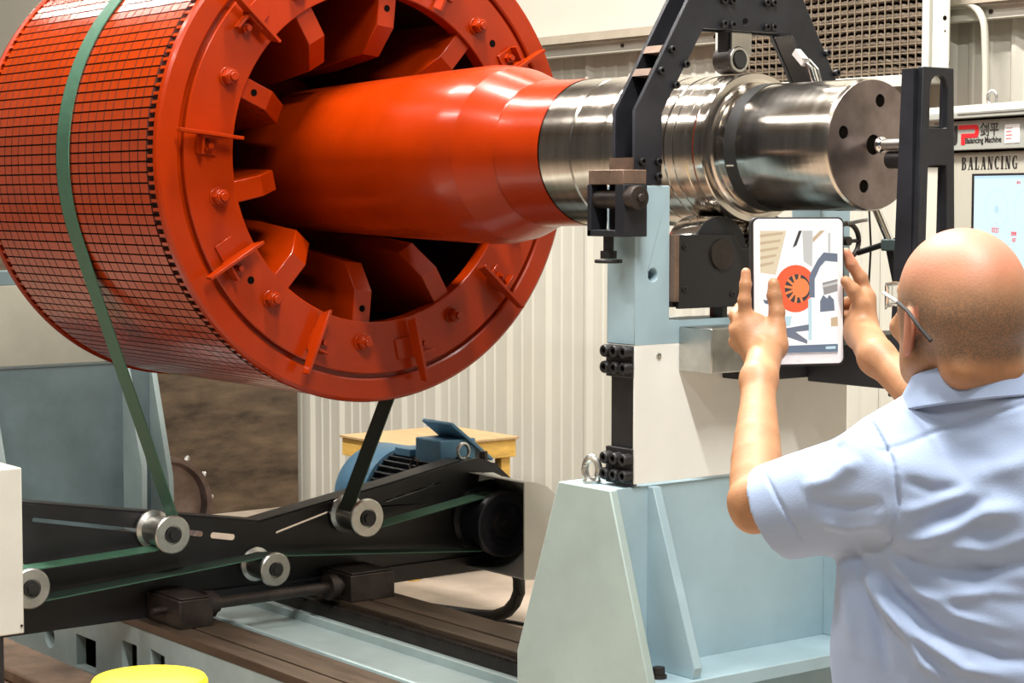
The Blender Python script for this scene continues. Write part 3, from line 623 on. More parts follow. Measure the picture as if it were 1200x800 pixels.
o = MB().box(-6.42, -6.38, -.6, 2.27, 0.0, 1.75).build('stained_board', M_BROWNB, bevel=.003); tag(o, 'big dark brown stained board standing on edge against the wall', 'board')
t = thing('steel_flange', (-5.4, .93, 0), 'bare steel flange disc with bolts on the floor right of the rear pedestal', 'flange')
MB().lathe([(-5.44, .10), (-5.44, .24), (-5.37, .24), (-5.37, .215), (-5.41, .20), (-5.41, .10)], (.93, .24), 72, True).build('disc', M_STEEL2, t)
MB().lathe([(-5.62, 0), (-5.62, .12), (-5.40, .17), (-5.40, 0)], (.93, .24), 48).build('hub', M_STEEL2, t)
for a_ in (-25, 5, 32, 60, 88):
    ca, sa = math.cos(math.radians(a_)), math.sin(math.radians(a_)); c = Vector((-5.41, .93+.24*ca, .24+.24*sa)); d = Vector((0, ca, sa))
    MB().tube(c, c+d*.020, .014, n=6).tube(c+d*.020, c+d*.028, .008, n=10).build('rim_bolt', M_SILVER, t)

bo = thing('bollard', (.69, -2.25, 0), 'bright yellow round bollard, only its domed top in view at the bottom edge', 'bollard')
MB().tube((.69, -2.25, 0), (.69, -2.25, 1.025), .084, n=48).build('post', M_YELLOW, bo)
v = MB()
n = 40; prof = [(.084, 1.025), (.0835, 1.030), (.080, 1.035), (.06, 1.0395), (.03, 1.0415), (.001, 1.042)]
v.add([(.69+r*math.cos(2*PI*i/n), -2.25+r*math.sin(2*PI*i/n), z) for r, z in prof for i in range(n)], [(j*n+i, j*n+(i+1) % n, (j+1)*n+(i+1) % n, (j+1)*n+i) for j in range(5) for i in range(n)])
v.build('cap', M_YELLOW, bo)

# ------------------------------------------------------------------ operator console (own frame: x to the right, -y outwards, z up)
A_ = math.radians(-16.3)
con = thing('operator_console', (-.64, 1.2, 0), 'beige operator console with touch display and lettered header behind the man', 'console', A_)
L = dict(local=True)
MB().box(-.26, .42, .0, .42, 0, 1.862).build('cabinet', M_CONS, con, bevel=.004, **L)
MB().box(-.265, .43, -.022, .42, 1.868, 1.956).build('header_band', M_CONS2, con, bevel=.002, **L)
MB().box(-.24, .40, .01, .40, 1.955, 1.962).box(-.24, .40, .0, .40, 1.862, 1.868).build('seam', M_DARK, con, **L)
lid = MB().box(-.285, .45, -.045, .43, 1.962, 1.978).prism([(-.045, 1.978), (-.028, 2.002), (.43, 2.008), (.43, 1.978)], 'X', -.285, .45).build('canopy', M_CONS2, con, bevel=.002, **L)
MB().box(-.10, .45, -.0475, -.0448, 1.974, 1.9775).build('vent_strip', mat('vent_grey', (.22, .22, .2), .5), lid, **L)
MB().path([(-.165+.012*math.cos(i*PI/10), .12+.008*math.cos(i*PI/10), 2.030+.022*math.sin(i*PI/10)) for i in range(20)], .0048, 8, True).tube((-.165, .12, 2.003), (-.165, .12, 2.012), .012, n=12).build('eyebolt', M_SILVER, con, **L)
def face(x, z, y=-.0225): return Matrix.Translation((x, y, z)) @ Matrix.Rotation(PI/2, 4, 'X')
# logo: black J, red P from bent bars, two characters and the line below
lj = MB()
def bar(mb, pts, y=-.0232, d=.001):
    return mb.prism(pts, 'Y', y, y+d)
bar(lj, [(-.152, 1.943), (-.134, 1.943), (-.134, 1.899), (-.137, 1.890), (-.145, 1.884), (-.175, 1.884), (-.175, 1.897), (-.155, 1.897), (-.152, 1.901)])
lj.build('logo_letter', M_INK, con, smooth=0, **L)
lp = MB()
bar(lp, [(-.128, 1.943), (-.034, 1.943), (-.026, 1.939), (-.0215, 1.930), (-.0215, 1.917), (-.026, 1.908), (-.034, 1.904), (-.094, 1.904), (-.094, 1.884), (-.114, 1.884), (-.114, 1.917), (-.044, 1.917), (-.041, 1.920), (-.041, 1.927), (-.044, 1.930), (-.128, 1.930)])
lp.build('logo_letter', M_RED, con, smooth=0, **L)
text('logo_characters', '\u5251\u5e73', M_INK, con, face(-.016, 1.911), .042, 1.16, offset=.0004)
text('logo_line', 'Balancing Machine', M_INK, con, face(-.093, 1.888), .0250, 1.02, offset=.0003)
MB().box(.112, .185, -.0235, -.022, 1.884, 1.938).build('paper_label', M_PAPER, con, **L)
for i in range(4):
    MB().box(.118, .150-.004*(i % 2), -.0242, -.0234, 1.926-i*.010, 1.9285-i*.010).build('label_line', M_RED if i else M_CONS2, con, smooth=0, **L)
# serif capitals drawn from strokes, unit box 1 high
def serif(ch):
    q = []
    def r(x0, x1, z0, z1): q.append([(x0, z0), (x1, z0), (x1, z1), (x0, z1)])
    def s(x0, z0, x1, z1, w): q.append([(x0-w/2, z0), (x0+w/2, z0), (x1+w/2, z1), (x1-w/2, z1)])
    def arc(cx, cz, rx, rz, wx, wz, a0, a1, n=14):
        for i in range(n):
            b0 = math.radians(a0+(a1-a0)*i/n); b1 = math.radians(a0+(a1-a0)*(i+1)/n)
            q.append([(cx+rx*math.cos(b0), cz+rz*math.sin(b0)), (cx+rx*math.cos(b1), cz+rz*math.sin(b1)), (cx+(rx-wx)*math.cos(b1), cz+(rz-wz)*math.sin(b1)), (cx+(rx-wx)*math.cos(b0), cz+(rz-wz)*math.sin(b0))])
    w = .62
    if ch == 'B': r(.05, .27, 0, 1); r(0, .36, 0, .06); r(0, .34, .94, 1); r(.2, .34, .49, .54); arc(.32, .75, .25, .25, .18, .06, -90, 90); arc(.34, .27, .28, .27, .19, .06, -90, 90); w = .66
    if ch == 'A': s(.12, 0, .32, 1, .08); s(.54, 0, .34, 1, .22); r(0, .22, 0, .05); r(.40, .68, 0, .05); r(.18, .46, .30, .36); w = .68
    if ch == 'L': r(.07, .28, 0, 1); r(0, .36, .94, 1); r(0, .54, 0, .06); q.append([(.44, .06), (.54, .06), (.56, .34), (.53, .34)]); w = .58
    if ch == 'N': r(.08, .15, 0, 1); r(.53, .60, 0, 1); s(.51, 0, .16, 1, .22); r(0, .24, 0, .05); r(0, .16, .95, 1); r(.45, .68, .95, 1); w = .68
    if ch == 'I': r(.06, .27, 0, 1); r(0, .33, 0, .06); r(0, .32, .94, 1); w = .33
    if ch in 'CG': arc(.34, .5, .34, .52, .21, .07, 50, 310, 22); q.append([(.52, .66), (.56, .66), (.57, 1), (.54, 1)]); w = .60
    if ch == 'G': r(.44, .58, .02, .42); r(.36, .66, .37, .42); w = .66
    return q, w
x = -.143
for ch in 'BALANCING':
    q, w = serif(ch); mb = MB()
    for poly in q: mb.prism([(x+a_*.0385*1.04, 1.8095+b_*.0375) for a_, b_ in poly], 'Y', -.0009, 0)
    mb.build('header_letter', M_INK, con, smooth=0, **L); x += w*.0385*1.04+.0082
# display: dark bezel, lit screen with the balancing read-out
MB().box(-.082, .42, -.004, .004, 1.500, 1.797).build('display_bezel', M_BLACK, con, bevel=.001, **L)
M_SCR = mat('lit_screen', (.1, .12, .13), .3, 0, 0, 1, 0, 1, 0, 0, emit=(.62, .90, .96), estr=.95)
M_SCR2 = mat('lit_screen_blue', (.1, .12, .13), .3, 0, 0, 1, 0, 1, 0, 0, emit=(.30, .58, .80), estr=.9)
M_SCR3 = mat('lit_screen_red', (.1, .02, .02), .3, 0, 0, 1, 0, 1, 0, 0, emit=(.85, .10, .14), estr=.9)
M_SCR4 = mat('lit_screen_top', (.1, .12, .13), .3, 0, 0, 1, 0, 1, 0, 0, emit=(.45, .70, .88), estr=.9)
scr = MB().box(-.066, .40, -.0055, -.004, 1.515, 1.790).build('display', M_SCR, con, **L)
MB().box(-.066, .40, -.006, -.0055, 1.783, 1.790).build('title_bar', M_SCR4, scr, **L)
def ringp(cx, cz, r, w, n=40):
    mb = MB(); vv = [(cx+rr*math.cos(2*PI*i/n), -.0062, cz+rr*math.sin(2*PI*i/n)) for rr in (r, r-w) for i in range(n)]
    return mb.add(vv, [(i, (i+1) % n, n+(i+1) % n, n+i) for i in range(n)])
ringp(.052, 1.691, .058, .0012).build('dial_ring', M_SCR4, scr, **L)
mb = ringp(.052, 1.691, .011, .0108); mb.build('dial_centre', M_SCR4, scr, **L)
ringp(.200, 1.691, .058, .0012).build('dial_ring', M_SCR4, scr, **L)
MB().box(.05, .0535, -.0064, -.006, 1.648, 1.652).build('dial_dot', M_SCR2, scr, **L)
text('readout', '0323', M_SCR3, scr, face(.030, 1.622, -.0062), .022, .8)
text('readout', '2898', M_SCR3, scr, face(.125, 1.614, -.0062), .018, .8)
text('readout', '107', M_SCR3, scr, face(.130, 1.596, -.0062), .018, .8)
text('readout', '\u6f14\u793a', M_SCR3, scr, face(.150, 1.766, -.0062), .010, 1)
# lower panel
MB().box(-.20, .42, -.003, .001, 1.268, 1.272).build('panel_seam', M_CONS2, con, **L)
MB().box(.146, .40, -.006, 0, 1.300, 1.322).build('usb_slot', M_BLACK, con, **L)
MB().tube((.127, -.006, 1.311), (.127, 0, 1.311), .0045, n=14).build('key_hole', M_BLACK, con, **L)
for i in range(4):
    MB().box(.165, .40, -.003, 0, 1.352+i*.018, 1.360+i*.018).build('vent_slot', M_BLACK, con, **L)
text('panel_text', 'Fault', M_INK, con, face(.106, 1.242, -.0006), .016, 1)
o = MB().tube((.125, -.018, 1.217), (.125, 0, 1.217), .013, n=24).build('fault_lamp', M_YELLOW, con, label='yellow fault lamp', **L)
MB().tube((.125, -.006, 1.217), (.125, 0, 1.217), .017, n=24).build('lamp_collar', M_SILVER, o, **L)

# ------------------------------------------------------------------ implicit surfaces for the man
class Field:
    def __init__(s, lo, hi, h):
        s.lo = np.array(lo, float); s.h = h; s.n = np.ceil((np.array(hi)-s.lo)/h).astype(int)+1
        s.V = np.full(s.n, .2, np.float32)
    def sub(s, lo, hi):
        a = np.clip(np.floor((np.array(lo)-s.lo)/s.h).astype(int), 0, s.n); b = np.clip(np.ceil((np.array(hi)-s.lo)/s.h).astype(int)+1, 0, s.n)
        if (b <= a).any(): return None
        g = [s.lo[i]+s.h*np.arange(a[i], b[i], dtype=np.float32) for i in range(3)]
        return tuple(slice(a[i], b[i]) for i in range(3)), g[0][:, None, None], g[1][None, :, None], g[2][None, None, :]
    def put(s, sl, d, k):
        A = s.V[sl]
        if k <= 0: s.V[sl] = np.minimum(A, d); return
        h = np.clip(.5+.5*(A-d)/k, 0, 1); s.V[sl] = A+(d-A)*h-k*h*(1-h)
    def cut(s, sl, d, k):
        A = s.V[sl]; d = -d; h = np.clip(.5-.5*(A-d)/k, 0, 1); s.V[sl] = A+(d-A)*h+k*h*(1-h)
    def cone(s, p, q, r0, r1, k=.01, op='put'):
        p = np.array(p, float); q = np.array(q, float); m = max(r0, r1)+k+2*s.h+.01
        r = s.sub(np.minimum(p, q)-m, np.maximum(p, q)+m)
        if r is None: return
        sl, x, y, z = r; d = q-p; L2 = max(1e-12, d@d)
        t = np.clip(((x-p[0])*d[0]+(y-p[1])*d[1]+(z-p[2])*d[2])/L2, 0, 1)
        D = np.sqrt((x-p[0]-t*d[0])**2+(y-p[1]-t*d[1])**2+(z-p[2]-t*d[2])**2)-(r0+(r1-r0)*t)
        getattr(s, op)(sl, D, k)
    def ell(s, c, rad, k=.01, yaw=0, pitch=0, roll=0, op='put'):
        c = np.array(c, float); m = max(rad)+k+2*s.h+.01; r = s.sub(c-m, c+m)
        if r is None: return
        sl, x, y, z = r; R = np.array(Euler((pitch, roll, yaw)).to_matrix())
        X = x-c[0]; Y = y-c[1]; Z = z-c[2]
        u = (R[0, 0]*X+R[1, 0]*Y+R[2, 0]*Z)/rad[0]; v = (R[0, 1]*X+R[1, 1]*Y+R[2, 1]*Z)/rad[1]; w = (R[0, 2]*X+R[1, 2]*Y+R[2, 2]*Z)/rad[2]
        q = np.sqrt(u*u+v*v+w*w); q2 = np.sqrt((u/rad[0])**2+(v/rad[1])**2+(w/rad[2])**2)+1e-9
        getattr(s, op)(sl, q*(q-1)/q2, k)
    def stack(s, rows, k=.02, yaw=0):
        """rows of (z, cx, cy, a, b): elliptic trunk"""
        rows = np.array(rows, float); m = .03+k
        sl, x, y, z = s.sub((rows[:, 1].min()-rows[:, 3].max()-.1, rows[:, 2].min()-rows[:, 3].max()-.1, rows[0, 0]-m), (rows[:, 1].max()+rows[:, 3].max()+.1, rows[:, 2].max()+rows[:, 3].max()+.1, rows[-1, 0]+m))
        zz = np.clip(z, rows[0, 0], rows[-1, 0]); f = lambda i: np.interp(zz, rows[:, 0], rows[:, i])
        X = x-f(1); Y = y-f(2); c, sn = math.cos(yaw), math.sin(yaw); U = c*X+sn*Y; V = -sn*X+c*Y
        a = f(3); b = f(4); q = ((np.abs(U/a))**2.3+(np.abs(V/b))**2.3)**(1/2.3); D = (q-1)*np.minimum(a, b)*.9
        dz = np.maximum(rows[0, 0]-z, z-rows[-1, 0]); D = np.maximum(D, dz)
        s.put(sl, D, k)
    def slab(s, n, d):
        """cut away everything where n.p > d"""
        sl, x, y, z = s.sub(s.lo, s.lo+s.h*s.n); s.V = np.maximum(s.V, (n[0]*x+n[1]*y+n[2]*z-d).astype(np.float32)[:s.n[0], :s.n[1], :s.n[2]])
    def mesh(s, name, relax=2):
        V = s.V; inside = V < 0; n = V.shape
        corners = [(i, j, k) for i in (0, 1) for j in (0, 1) for k in (0, 1)]
        cnt = np.zeros([a-1 for a in n], np.int8)
        for i, j, k in corners: cnt += inside[i:n[0]-1+i, j:n[1]-1+j, k:n[2]-1+k]
        act = (cnt > 0) & (cnt < 8); I = np.argwhere(act); idx = np.full(act.shape, -1, np.int64); idx[act] = np.arange(len(I))
        P = np.zeros((len(I), 3)); c = np.zeros(len(I))
        for ax in range(3):
            o1, o2 = [a for a in range(3) if a != ax]
            for a in (0, 1):
                for b in (0, 1):
                    J = I.copy(); J[:, o1] += a; J[:, o2] += b; K = J.copy(); K[:, ax] += 1
                    v0 = V[J[:, 0], J[:, 1], J[:, 2]]; v1 = V[K[:, 0], K[:, 1], K[:, 2]]; m = (v0 < 0) != (v1 < 0)
                    t = v0[m]/(v0[m]-v1[m]); Q = J[m].astype(float); Q[:, ax] += t; P[m] += Q; c[m] += 1
        P /= c[:, None]; P = s.lo+P*s.h; faces = []
        for ax in range(3):
            o1, o2 = (ax+1) % 3, (ax+2) % 3
            sl0 = [slice(None)]*3; sl1 = [slice(None)]*3; sl0[ax] = slice(0, n[ax]-1); sl1[ax] = slice(1, n[ax])
            m = inside[tuple(sl0)] != inside[tuple(sl1)]; J = np.argwhere(m)
            J = J[(J[:, o1] > 0) & (J[:, o2] > 0) & (J[:, o1] < n[o1]-1) & (J[:, o2] < n[o2]-1)]
            fl = inside[J[:, 0], J[:, 1], J[:, 2]]
            def cell(a, b):
                K = J.copy(); K[:, o1] -= a; K[:, o2] -= b; return idx[K[:, 0], K[:, 1], K[:, 2]]
            Q = np.stack([cell(1, 1), cell(0, 1), cell(0, 0), cell(1, 0)], 1); Q[~fl] = Q[~fl][:, ::-1]; faces.append(Q)
        F = np.concatenate(faces); F = F[(F >= 0).all(1)]
        for _ in range(relax):
            acc = np.zeros_like(P); w = np.zeros(len(P))
            for a, b in ((0, 1), (1, 2), (2, 3), (3, 0)):
                np.add.at(acc, F[:, a], P[F[:, b]]); np.add.at(acc, F[:, b], P[F[:, a]]); np.add.at(w, F[:, a], 1); np.add.at(w, F[:, b], 1)
            P = P*.4+.6*acc/np.maximum(w, 1)[:, None]
        s.P, s.F = P, F
        me = bpy.data.meshes.new(name); me.vertices.add(len(P)); me.vertices.foreach_set('co', P.astype(np.float32).ravel())
        me.loops.add(F.size); me.loops.foreach_set('vertex_index', F.astype(np.int32).ravel())
        me.polygons.add(len(F)); me.polygons.foreach_set('loop_start', np.arange(0, F.size, 4, dtype=np.int32)); me.polygons.foreach_set('loop_total', np.full(len(F), 4, np.int32))
        me.update(calc_edges=True); return me
def drop_islands(F): pass

# skin: warm, blotchy; grey stubble band round the head
def skin_mat():
    m = mat('skin', (.42, .205, .098), .52, 0, .14, 22, .10, 320, .0, .08)
    nt = m.node_tree; N = nt.nodes; L_ = nt.links; b = N['Principled BSDF']
    b.inputs['Subsurface Weight'].default_value = .12; b.inputs['Subsurface Radius'].default_value = (.012, .004, .002); b.inputs['Subsurface Scale'].default_value = .5
    base = b.inputs['Base Color'].links[0].from_socket
    at = N.new('ShaderNodeAttribute'); at.attribute_name = 'stubble'
    n = N.new('ShaderNodeTexNoise'); n.inputs['Scale'].default_value = 420; n.inputs['Detail'].default_value = 2
    tc = N.new('ShaderNodeTexCoord'); L_.new(tc.outputs['Object'], n.inputs['Vector'])
    mr = N.new('ShaderNodeMapRange'); mr.inputs[1].default_value = .35; mr.inputs[2].default_value = .6; L_.new(n.outputs['Fac'], mr.inputs[0])
    mr.inputs[3].default_value = .35; mr.inputs[4].default_value = 1
    mu = N.new('ShaderNodeMath'); mu.operation = 'MULTIPLY'; L_.new(at.outputs['Fac'], mu.inputs[0]); L_.new(mr.outputs[0], mu.inputs[1])
    mx = N.new('ShaderNodeMix'); mx.data_type = 'RGBA'; L_.new(mu.outputs[0], mx.inputs[0]); L_.new(base, mx.inputs[6]); mx.inputs[7].default_value = (.125, .098, .075, 1)
    at2 = N.new('ShaderNodeAttribute'); at2.attribute_name = 'flush'
    mx2 = N.new('ShaderNodeMix'); mx2.data_type = 'RGBA'; L_.new(at2.outputs['Fac'], mx2.inputs[0]); L_.new(mx.outputs[2], mx2.inputs[6]); mx2.inputs[7].default_value = (.52, .185, .125, 1)
    L_.new(mx2.outputs[2], b.inputs['Base Color']); return m
M_SKIN = skin_mat()
M_SHIRT = mat('shirt_cloth', (.36, .46, .67), .75, 0, .035, 6, .12, 420, 0, .05)
M_TROUS = mat('navy_trousers', (.02, .025, .045), .8, 0, .1, 10, .1, 300, 0, .05)
M_SHOE = mat('black_leather', (.02, .018, .016), .4)
M_EYE = mat('eye_white', (.8, .78, .74), .2, 0, 0, 1, 0, 1, 0, 0)
M_IRIS = mat('iris', (.10, .07, .04), .15, 0, 0, 1, 0, 1, 0, 0)

MO = (1.4574, -1.4225, 0); MA = math.radians(142.77-90)
man = thing('person', MO, 'bald man in pale blue short-sleeved shirt and safety glasses, seen from behind, raising a tablet', 'person', MA)
F1 = Field((-.33, -.27, .92), (.46, .46, 1.71), .0032)
# trunk under the shirt, neck and head (head turned a little to the left)
F1.stack([(.93, .05, -.055, .15, .10), (1.1, .045, -.055, .16, .11), (1.30, .05, -.06, .155, .11), (1.42, .055, -.08, .095, .058), (1.46, .03, -.088, .06, .05)], .02, math.radians(-12))
F1.cone((.025, -.088, 1.44), (.002, -.085, 1.53), .060, .063, .02)
HY = math.radians(17); hc = np.array((-.006, -.088, 1.588)); fx = np.array((-math.sin(HY), math.cos(HY), 0)); rx = np.array((math.cos(HY), math.sin(HY), 0)); uz = np.array((0, 0, 1))
def hp(r, f, u): return hc+rx*r+fx*f+uz*u
F1.ell(hp(0, -.006, .012), (.0775, .100, .086), .01, HY)
F1.ell(hp(0, -.045, -.022), (.068, .058, .060), .03, HY)
F1.ell(hp(0, .035, -.045), (.060, .060, .085), .03, HY)
F1.ell(hp(0, .070, -.095), (.034, .030, .026), .025, HY)                      # chin
F1.cone(hp(-.052, .02, -.075), hp(-.02, .075, -.095), .016, .016, .03); F1.cone(hp(.052, .02, -.075), hp(.02, .075, -.095), .016, .016, .03)   # jaw
F1.cone(hp(-.035, .086, .012), hp(.035, .086, .012), .012, .012, .014)        # brow
for sd in (-1, 1):
    F1.ell(hp(sd*.032, .098, -.006), (.017, .013, .012), .008, HY, op='cut')      # eye sockets
    F1.ell(hp(sd*.038, .082, -.038), (.021, .018, .017), .02, HY)             # cheeks
    # ear: rim, lobe and hollow
    e0 = hp(sd*.078, -.006, -.034)
    F1.ell(e0, (.0080, .018, .028), .006, HY+sd*.35, 0, 0)
    F1.ell(hp(sd*.078, -.002, -.060), (.006, .010, .011), .006, HY)
    F1.ell(hp(sd*.087, .002, -.030), (.006, .010, .016), .004, HY+sd*.35, op='cut')
    F1.ell(hp(sd*.028, .105, -.072), (.004, .004, .004), .004, HY)
F1.cone(hp(0, .098, .005), hp(0, .118, -.036), .008, .013, .010)              # nose
for sd in (-1, 1): F1.ell(hp(sd*.012, .107, -.040), (.009, .009, .008), .008, HY)
F1.cone(hp(-.018, .094, -.064), hp(.018, .094, -.064), .007, .007, .006); F1.cone(hp(-.016, .092, -.074), hp(.016, .092, -.074), .0075, .0075, .006)  # lips
F1.cone(hp(-.020, .103, -.069), hp(.020, .103, -.069), .0018, .0018, .002, 'cut')
F1.cone(hp(-.03, -.062, -.085), hp(.03, -.062, -.085), .026, .026, .03)
# arms
LS, LE, LW = (-.085, -.105, 1.375), (-.257, .062, 1.298), (-.232, .236, 1.455)
RS, RE, RW = (.235, -.03, 1.40), (.075, .085, 1.355), (-.052, .262, 1.487)
def limb(a, e, w):
    a, e, w = map(np.array, (a, e, w))
    F1.cone(a, e, .052, .038, .02); F1.ell(e, (.0365, .0365, .0365), .012)
    q0 = e; rr = [.0365, .0375, .0365, .0335, .0295, .0262, .0250]
    for i in range(6):
        q1 = e+(w-e)*(i+1)/6; F1.cone(q0, q1, rr[i], rr[i+1], .0015); q0 = q1
limb(LS, LE, LW); limb(RS, RE, RW)
F1.ell(np.array(LE)+np.array((-.004, -.012, -.022)), (.020, .020, .018), .02)
def finger(pts, rs, k=.004):
    for i in range(len(pts)-1): F1.cone(pts[i], pts[i+1], rs[i], rs[i+1], k)
    for i in range(1, len(pts)-1): F1.ell(pts[i], (rs[i]*1.06,)*3, .003)
# tablet plane: centre (-.156,.372,1.580), right edge direction TE, normal towards the man TN
TC = np.array((-.156, .372, 1.580)); TE = np.array((math.cos(.30), math.sin(.30), 0)); TN = np.array((math.sin(.30), -math.cos(.30), 0)); TW, TH = .078, .1145
def tp(x, n, z): return tuple(TC+TE*x+TN*n+np.array((0, 0, z)))
# left hand: palm at the lower left corner, thumb on the glass, forefinger up the edge, three fingers behind
F1.cone(LW, tp(-.066, .030, -.085), .028, .026, .015)
F1.cone(tp(-.078, .020, -.080), tp(-.088, .004, -.040), .021, .015, .012); F1.cone(tp(-.058, .030, -.082), tp(-.070, .012, -.045), .020, .012, .012)
F1.cone(tp(-.088, .004, -.075), tp(-.097, -.004, -.060), .017, .015, .012); F1.cone(tp(-.080, .024, -.100), tp(-.092, .006, -.06), .020, .015, .015)
F1.cone(tp(-.052, .034, -.080), tp(-.046, .026, -.050), .0185, .0135, .012)
finger([tp(-.050, .028, -.060), tp(-.045, .022, -.030), tp(-.047, .0165, -.005), tp(-.048, .0150, .014)], [.0145, .0118, .0112, .0092])
finger([tp(-.089, .004, -.045), tp(-.0925, .0065, -.012), tp(-.0905, .005, .012), tp(-.0885, .002, .031)], [.0118, .0100, .0090, .0080])
for i, (z0, z1, Lf) in enumerate(((-.042, -.030, .074), (-.062, -.054, .070), (-.083, -.080, .060))):
    finger([tp(-.096, -.002, z0), tp(-.098, -.016, z0+.006), tp(-.086, -.0245, z1+.004), tp(-.086+Lf*.45, -.0215, z1+.004), tp(-.086+Lf*.75, -.0170, z1)], [.0115, .0098, .0092, .0085, .0072])
# right hand: holds the right edge, forefinger up and behind the edge, thumb on the bezel
rp = tp(.104, .012, -.060)
F1.cone(RW, rp, .028, .026, .015); F1.cone(rp, tp(.112, .008, -.012), .024, .018, .014); F1.cone(tp(.096, .022, -.070), tp(.100, .018, -.025), .020, .014, .014)
F1.cone(tp(.120, -.008, -.062), tp(.122, -.010, -.022), .016, .015, .012)
finger([tp(.116, .002, -.010), tp(.108, .000, .020), tp(.093, -.004, .042), tp(.0855, -.006, .060)], [.0132, .0105, .0095, .0080])
finger([tp(.100, .026, -.048), tp(.098, .024, -.020), tp(.085, .019, .002), tp(.074, .0155, .016)], [.0150, .0120, .0110, .0090])
for i, (z0, Lf) in enumerate(((-.024, .070), (-.044, .068), (-.064, .056))):
    finger([tp(.122, -.010, z0), tp(.116, -.022, z0+.004), tp(.100, -.0245, z0+.004), tp(.100-Lf*.55, -.0195, z0+.004), tp(.100-Lf*.85, -.0165, z0)], [.0120, .0100, .0092, .0085, .0070])
finger([tp(.098, .014, -.075), tp(.088, .010, -.060), tp(.0845, .007, -.045)], [.012, .0095, .0075])
me = F1.mesh('body')
P = F1.P; loc = P-hc; u_ = loc@uz; f_ = loc@fx; r_ = loc@rx
# stubble: sides and back, fading upwards to the bald crown; bare face and neck
line = .030-.012*np.clip(-f_/.1, -1, 1)
st = np.clip((line+.026-u_)/.060, 0, 1)*np.clip((u_+.082-.0*f_)/.018, 0, 1)*np.clip((.055-f_)/.02, 0, 1)*(np.abs(loc[:, 0]) < .13)*(np.abs(loc[:, 1]) < .16)
ear = (np.abs(np.abs(r_)-.080) < .012) & (np.abs(u_+.038) < .034) & (np.abs(f_+.004) < .024); st[ear & (np.abs(r_) > .0745)] *= .1
fl = np.clip((u_-.012)/.05, 0, 1)*.7+ear*.6
for nm, arr in (('stubble', st*.80), ('flush', np.clip(fl, 0, 1)*(u_ > -.12))):
    at = me.attributes.new(nm, 'FLOAT', 'POINT'); at.data.foreach_set('value', arr.astype(np.float32))
body = link('body', me, M_SKIN, man, True, smooth=180)
for sd in (-1, 1):
    c = hp(sd*.032, .090, -.006)
    bm = bmesh.new(); bmesh.ops.create_uvsphere(bm, u_segments=20, v_segments=14, radius=.0125); bmesh.ops.translate(bm, verts=bm.verts, vec=c)
    me = bpy.data.meshes.new('eye'); bm.to_mesh(me); bm.free(); e_ = link('eye', me, M_EYE, man, True)
    MB().tube(tuple(c+fx*.0118), tuple(c+fx*.0130), .0055, .003, n=16).build('iris', M_IRIS, e_, local=True)

# shirt
F2 = Field((-.36, -.30, .90), (.50, .30, 1.56), .0036)
TY = math.radians(-14)
F2.stack([(.90, .050, -.055, .205, .135), (1.0, .044, -.055, .212, .142), (1.12, .042, -.058, .208, .140), (1.25, .046, -.06, .200, .134), (1.33, .055, -.065, .185, .122), (1.39, .060, -.075, .150, .100), (1.435, .042, -.088, .108, .086), (1.470, .022, -.091, .082, .073)], .03, TY)
F2.cone((-.015, -.095, 1.435), (-.095, -.085, 1.385), .045, .055, .04)
F2.cone((.075, -.07, 1.435), (.235, -.03, 1.385), .050, .062, .05)
F2.cone((-.085, -.090, 1.368), (-.232, .022, 1.300), .066, .0600, .035)
F2.cone((-.10, -.09, 1.34), (-.215, .010, 1.280), .058, .052, .03)
F2.cone((.24, -.02, 1.38), (.125, .065, 1.345), .070, .066, .035)
F2.ell((.10, -.165, 1.34), (.085, .03, .07), .05); F2.ell((-.06, -.15, 1.33), (.06, .025, .06), .05)
SRC = dict(
 folds=[  # lines on the back and sleeve in (x, z), width, depth
 ([(1012, 668), (1035, 705), (1075, 745), (1130, 782), (1190, 792)], .009, .010), ([(1022, 655), (1050, 700), (1100, 742), (1170, 768), (1230, 772)], .009, -.009),
 ([(1042, 645), (1075, 690), (1120, 720), (1190, 738)], .008, .007), ([(1048, 648), (1090, 668), (1140, 672), (1200, 655)], .010, -.008),
 ([(1050, 640), (1100, 622), (1150, 598), (1200, 590)], .012, .009), ([(1060, 628), (1110, 605), (1160, 578)], .009, -.007), ([(1052, 600), (1095, 588), (1140, 570)], .008, .005),
 ([(1055, 560), (1090, 572), (1130, 570)], .008, -.005), ([(1060, 700), (1110, 700), (1160, 690), (1210, 694)], .008, .005),
 ([(1010, 640), (1022, 690), (1036, 740), (1050, 800)], .007, -.008), ([(1002, 660), (1008, 720), (1014, 790)], .008, .006), ([(1030, 660), (1050, 720), (1085, 780), (1110, 800)], .007, .008),
 ([(1100, 640), (1150, 640), (1220, 620)], .010, .006), ([(1120, 660), (1170, 662), (1230, 648)], .009, -.006),
 ([(1000, 522), (978, 545), (950, 560)], .008, -.006), ([(1015, 540), (985, 570), (950, 585)], .008, .006), ([(1038, 590), (1000, 602), (955, 600)], .009, -.006), ([(1042, 615), (1005, 628), (965, 622)], .008, .006),
 ([(985, 508), (965, 530), (935, 548)], .006, .005), ([(1030, 500), (1046, 540), (1052, 590), (1046, 640)], .0035, -.0035), ([(1034, 498), (1051, 540), (1057, 590), (1051, 640)], .003, .0025),
 ([(1035, 530), (1090, 510), (1150, 488), (1210, 470)], .0028, -.0030), ([(1070, 478), (1130, 500), (1190, 480)], .012, -.004), ([(1130, 560), (1180, 545), (1230, 520)], .012, .005),
 ([(905, 556), (925, 600), (954, 648)], .0025, -.0025)])
me = None
F2.cone((.002, -.085, 1.47), (-.002, -.085, 1.60), .058, .062, .004, 'cut')
F2.slab((-.74, .52, -.42), -.74*-.235+.52*.030-.42*1.293)       # left sleeve hem
me = F2.mesh('shirt', 1)
P = F2.P.copy(); F = F2.F
